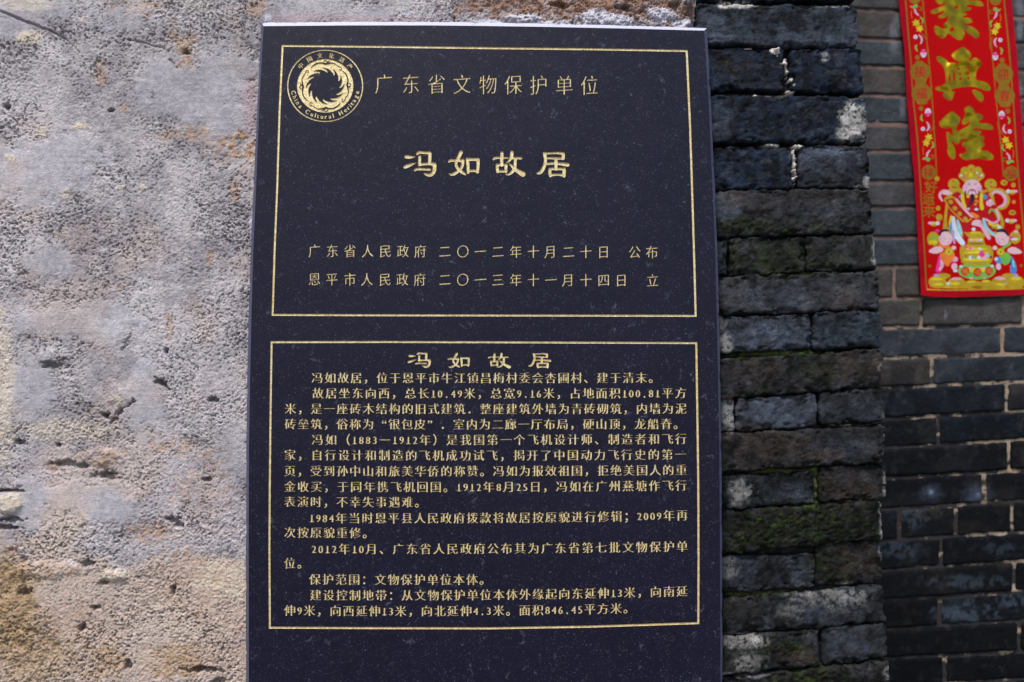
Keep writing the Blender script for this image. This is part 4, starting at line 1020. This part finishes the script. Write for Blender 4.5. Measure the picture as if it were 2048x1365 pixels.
    G('skin', [(720, 400), (860, 350), (1000, 400), (1010, 540), (960, 620), (865, 650), (770, 620), (715, 540)], f)
    E('pnk', 760, 520, 34, 44, f); E('pnk', 968, 520, 34, 44, f)
    for s_ in (-1, 1):
        st('ink', [(862 + s_ * 34, 432, 6), (862 + s_ * 90, 415, 9)], f); st('ink', [(862 + s_ * 30, 458, 7), (862 + s_ * 80, 452, 10)], f)
    st('ink', [(790, 615, 12), (800, 565, 15), (862, 537, 15), (920, 565, 15), (930, 615, 12)], f); E('mag', 864, 566, 32, 13, f)
    E('ink', 740, 600, 14, 42, f); E('ink', 985, 600, 14, 42, f); G('yel', [(760, 640), (820, 640), (815, 690), (770, 690)], f); G('yel', [(905, 640), (965, 640), (960, 690), (920, 700)], f)
    st('ink', [(865, 650, 70), (868, 720, 66), (840, 790, 40), (785, 855, 12)], f)
    st('org', [(930, 740, 40), (960, 760, 40)], f); E('gold', 925, 808, 26, 26, f); E('pale', 940, 900, 38, 22, f); E('pnk', 800, 890, 30, 18, f)
    G('org', [(830, 940), (960, 990), (1010, 1040), (930, 1080), (840, 1020)], f)
    G('gold', [(325, 690), (520, 640), (640, 790), (900, 1050), (740, 1165), (560, 1010), (420, 850)], f); G('pnk', [(560, 700), (600, 700), (760, 900), (900, 1040), (860, 1060), (700, 900)], f)
    G('dred', [(385, 722), (520, 685), (640, 840), (850, 1060), (740, 1130), (600, 1010), (450, 860)], f, sm=0)
    for x, y in ((475, 765), (552, 878), (640, 975), (745, 1070)): E('gold', x, y, 46, 40, f, 8, .6)
    st('pnk', [(440, 570, 40), (330, 570, 50), (275, 650, 50), (320, 740, 36)], f); E('skin', 410, 605, 90, 34, f)
    G('skin', [(850, 1150), (900, 1090), (1010, 1090), (1050, 1150), (1030, 1230), (940, 1200), (860, 1190)], f); E('pnk', 1010, 1160, 34, 40, f)
    for x, y, rx, ry, c_ in ((245, 880, 44, 44, 'gold'), (265, 1045, 60, 62, 'gold'), (1605, 462, 42, 44, 'gold'), (1590, 962, 66, 48, 'gold'), (1592, 962, 36, 16, 'dgold'), (1690, 1222, 44, 46, 'gold'), (1615, 768, 36, 36, 'org'), (25, 430, 28, 28, 'dgold')): E(c_, x, y, rx, ry, f)
    for x, y, s_ in ((1510, 575, 1), (1500, 1105, 1), (235, 1150, -1)):
        E('gold', x + s_ * 70, y + 25, 60, 34, f); E('pale', x, y, 38, 36, f); E('teal', x, y, 16, 16, f, 8); E('yel', x + s_ * 70, y, 32, 28, f); E('pnk', x + s_ * 130, y, 48, 26, f)
    # boys, cauldron, ingots
    for x, y, rx, ry, c_ in ((300, 1060, 150, 110, 'gold'), (620, 1080, 150, 100, 'gold'), (880, 1110, 130, 80, 'gold'), (1130, 1110, 130, 80, 'gold'), (1380, 1070, 160, 110, 'gold'), (1640, 1070, 150, 120, 'gold'), (400, 960, 120, 50, 'gold'), (1520, 960, 120, 50, 'gold')): E(c_, x, y, rx, ry, g, 18)
    G('gold', [(170, 1060), (1740, 1050), (1745, 1170), (175, 1175)], g)
    for x, y, rx, ry, c_ in ((290, 1010, 100, 22, 'yel'), (620, 1010, 90, 24, 'pnk'), (1370, 1000, 100, 26, 'pnk'), (1640, 1000, 90, 30, 'yel'), (860, 1060, 70, 20, 'yel'), (1110, 1050, 70, 20, 'yel'), (480, 1088, 36, 24, 'pale'), (1475, 1080, 24, 22, 'pur'), (600, 1090, 90, 26, 'yel'), (320, 1100, 90, 24, 'yel'), (1380, 1100, 100, 24, 'yel'), (960, 1150, 100, 20, 'dgold')): E(c_, x, y, rx, ry, g, 12)
    G('gold', [(680, 440), (800, 440), (820, 330), (850, 210), (900, 200), (918, 130), (945, 200), (1060, 200), (1090, 320), (1110, 440), (1220, 440), (1260, 600), (1210, 760), (710, 760), (670, 600)], g)
    for x, y, rx, ry, c_ in ((918, 160, 32, 30, 'pale'), (950, 225, 90, 14, 'yel'), (950, 340, 130, 22, 'yel'), (950, 410, 150, 16, 'dgold'), (950, 500, 200, 26, 'yel'), (950, 560, 230, 20, 'yel')): E(c_, x, y, rx, ry, g, 14)
    G('dred', [(720, 200), (770, 230), (820, 310), (740, 300)], g)
    E('grn', 965, 870, 325, 155, g, 24); E('yel', 965, 860, 200, 40, g, 18); E('gold', 955, 715, 260, 66, g, 24); E('yel', 955, 680, 235, 34, g, 20)
    for x, y, r, c_ in ((775, 475, 26, 'mag'), (848, 490, 24, 'mag'), (890, 490, 24, 'pnk'), (1015, 495, 24, 'pale'), (1092, 470, 22, 'grn'), (850, 648, 32, 'pale'), (930, 645, 28, 'grn'), (992, 648, 30, 'pale'), (1085, 640, 50, 'pnk'), (1045, 590, 55, 'mag'), (1150, 612, 34, 'teal'), (772, 622, 46, 'gold'), (772, 625, 12, 'ink'),
                        (870, 348, 28, 'pnk'), (975, 350, 24, 'pnk'), (1040, 345, 22, 'pale'), (880, 650, 16, 'blu'), (1210, 640, 26, 'dred')): E(c_, x, y, r, None, g, 9)
    for x, y in ((760, 882), (966, 900), (1168, 880)): E('dred', x, y, 70, 76, g, 16); add('org', place('福', *g(x, y), 13, ax=.02, ay=.01))
    for x, y, c_ in ((690, 800, 'pale'), (1230, 790, 'pale'), (860, 1000, 'pnk'), (1090, 1000, 'pnk'), (850, 820, 'pnk'), (1075, 820, 'pnk')): E(c_, x, y, 30, 20, g, 8)
    # left boy
    E('gold', 230, 330, 105, 130, g); E('grn', 250, 300, 44, 28, g); E('grn', 200, 320, 24, 20, g, 8); E('yel', 225, 380, 80, 34, g); E('mag', 300, 185, 40, 26, g)
    st('pur', [(575, 190, 40), (580, 330, 40), (590, 400, 30)], g)
    st('mag', [(350, 640, 70), (350, 760, 110), (320, 860, 100)], g); st('pnk', [(370, 690, 50), (380, 780, 60), (340, 850, 40)], g); st('mag', [(520, 690, 90), (600, 680, 100)], g); E('pnk', 590, 675, 44, 44, g)
    G('org', [(340, 560), (560, 540), (600, 620), (520, 740), (470, 820), (350, 660)], g); E('skin', 580, 800, 50, 60, g); st('ink', [(545, 890, 14), (600, 850, 14)], g); E('pale', 600, 870, 40, 26, g); E('pur', 280, 950, 40, 30, g)
    E('dred', 190, 480, 62, 58, g); G('skin', [(130, 545), (230, 470), (330, 440), (405, 490), (400, 540), (270, 585)], g); st('org', [(340, 420, 40), (400, 460, 50), (500, 465, 40)], g); E('skin', 575, 480, 40, 34, g)
    E('skin', 440, 320, 118, 120, g, 20); st('ink', [(345, 255, 34), (365, 200, 40), (430, 175, 44), (490, 182, 30)], g); E('pnk', 350, 330, 24, 34, g, 8)
    for x in (425, 515): st('ink', [(x - 16, 318, 5), (x, 328, 7), (x + 16, 318, 5)], g, 6)
    E('mag', 490, 385, 16, 10, g, 8); E('pnk', 400, 375, 26, 22, g, 8); E('pnk', 530, 365, 20, 20, g, 8); E('gold', 495, 545, 76, 70, g, 16); E('yel', 495, 545, 50, 46, g, 14); E('dgold', 495, 545, 20, 24, g, 8)
    # right boy
    E('gold', 1625, 300, 95, 110, g); E('mag', 1565, 300, 40, 24, g); E('pale', 1620, 330, 60, 20, g); E('pnk', 1640, 200, 40, 28, g); E('pale', 1350, 130, 38, 34, g); st('grn', [(1240, 130, 24), (1300, 140, 24), (1400, 170, 24)], g)
    st('blu', [(1330, 680, 110), (1370, 710, 90)], g); E('pale', 1300, 670, 34, 26, g); st('blu', [(1540, 660, 90), (1590, 760, 100), (1600, 870, 110)], g); st('teal', [(1590, 700, 30), (1610, 800, 30)], g); st('ink', [(1550, 660, 34), (1545, 760, 30)], g)
    G('grn', [(1350, 600), (1480, 540), (1550, 600), (1560, 700), (1480, 770), (1430, 770), (1390, 700)], g); E('skin', 1340, 800, 46, 60, g); st('ink', [(1310, 850, 14), (1380, 880, 14)], g); E('pur', 1640, 950, 40, 34, g)
    E('dred', 1665, 475, 66, 56, g); G('skin', [(1475, 520), (1560, 460), (1640, 470), (1745, 540), (1730, 580), (1560, 585)], g); st('grn', [(1425, 480, 44), (1530, 400, 60)], g); E('skin', 1280, 480, 44, 38, g)
    E('skin', 1408, 315, 118, 125, g, 20); st('ink', [(1320, 195, 36), (1395, 180, 56), (1460, 200, 50), (1505, 262, 36)], g)
    for x in (1330, 1412): st('ink', [(x - 16, 322, 5), (x, 332, 7), (x + 16, 322, 5)], g, 6)
    E('mag', 1362, 392, 16, 10, g, 8); E('pnk', 1330, 370, 20, 20, g, 8); E('pnk', 1450, 375, 26, 22, g, 8); E('gold', 1380, 548, 72, 68, g, 16); E('yel', 1380, 548, 46, 44, g, 14); E('dgold', 1380, 548, 20, 24, g, 8)
    E('dgold', 170, 790, 28, 28, g, 8); E('dgold', 1730, 780, 26, 26, g, 8)
    # clip everything to the sheet by meshing inside its outline; extra points let the paper ripple
    outl = ccw(np.array(out, float))
    gx, gy = np.meshgrid(np.arange(1780, 2080, 6.3), np.arange(-186, 592, 6.1)); ex_ = np.stack([gx.ravel() + .37 * (gy.ravel() % 3), gy.ravel() + .11], 1)
    ex_ = ex_[winding(ex_, [outl]) != 0]
    v, fz, tag = planar(outl, [(r[0], r[1], r[2]) for r in R], ex_)
    V = P(v[:, 0], v[:, 1], YB)
    X, Z = V[:, 0], V[:, 2]
    V[:, 1] -= (fbm(X / .10, Z / .16, 801, 2) - .5) * .006 + (fbm(X / .03, Z / .05, 803, 2) - .5) * .0016
    dedge = polyline_d(v[:, 0], v[:, 1], out[:13]); V[:, 1] -= .0075 * np.exp(-(dedge / 9) ** 2) * fbm(v[:, 1] / 40, v[:, 1] * 0, 805, 2)
    V[:, 1] -= .006 * np.exp(-((v[:, 0] - 1838) / 30) ** 2 - ((v[:, 1] - 593) / 22) ** 2)
    fz = fz[:, ::-1]
    cols = list(C.values()); names = list(C.keys())
    tc = np.array([names.index(R[t][3]) if t >= 0 else names.index('crim') for t in tag])
    tp = np.array([R[t][0] if t >= 0 else 'paper' for t in tag])
    for pn in dict.fromkeys(tp.tolist()):
        s_ = tp == pn; vv, ff = compact(V, fz[s_]); used = sorted(set(tc[s_].tolist()))
        nm = pn.strip()
        obj(nm, mesh(nm, vv, ff, [cols[u_] for u_ in used], [used.index(c) for c in tc[s_]], smooth=True), root,
            {'foil_character': {0: 'topmost gold foil character, cut by the frame', 1: 'middle gold foil character', 2: 'lowest gold foil character'}.get(len(pn) - len(nm))}.get(nm))
banner()

bpy.data.objects.remove(_fo)
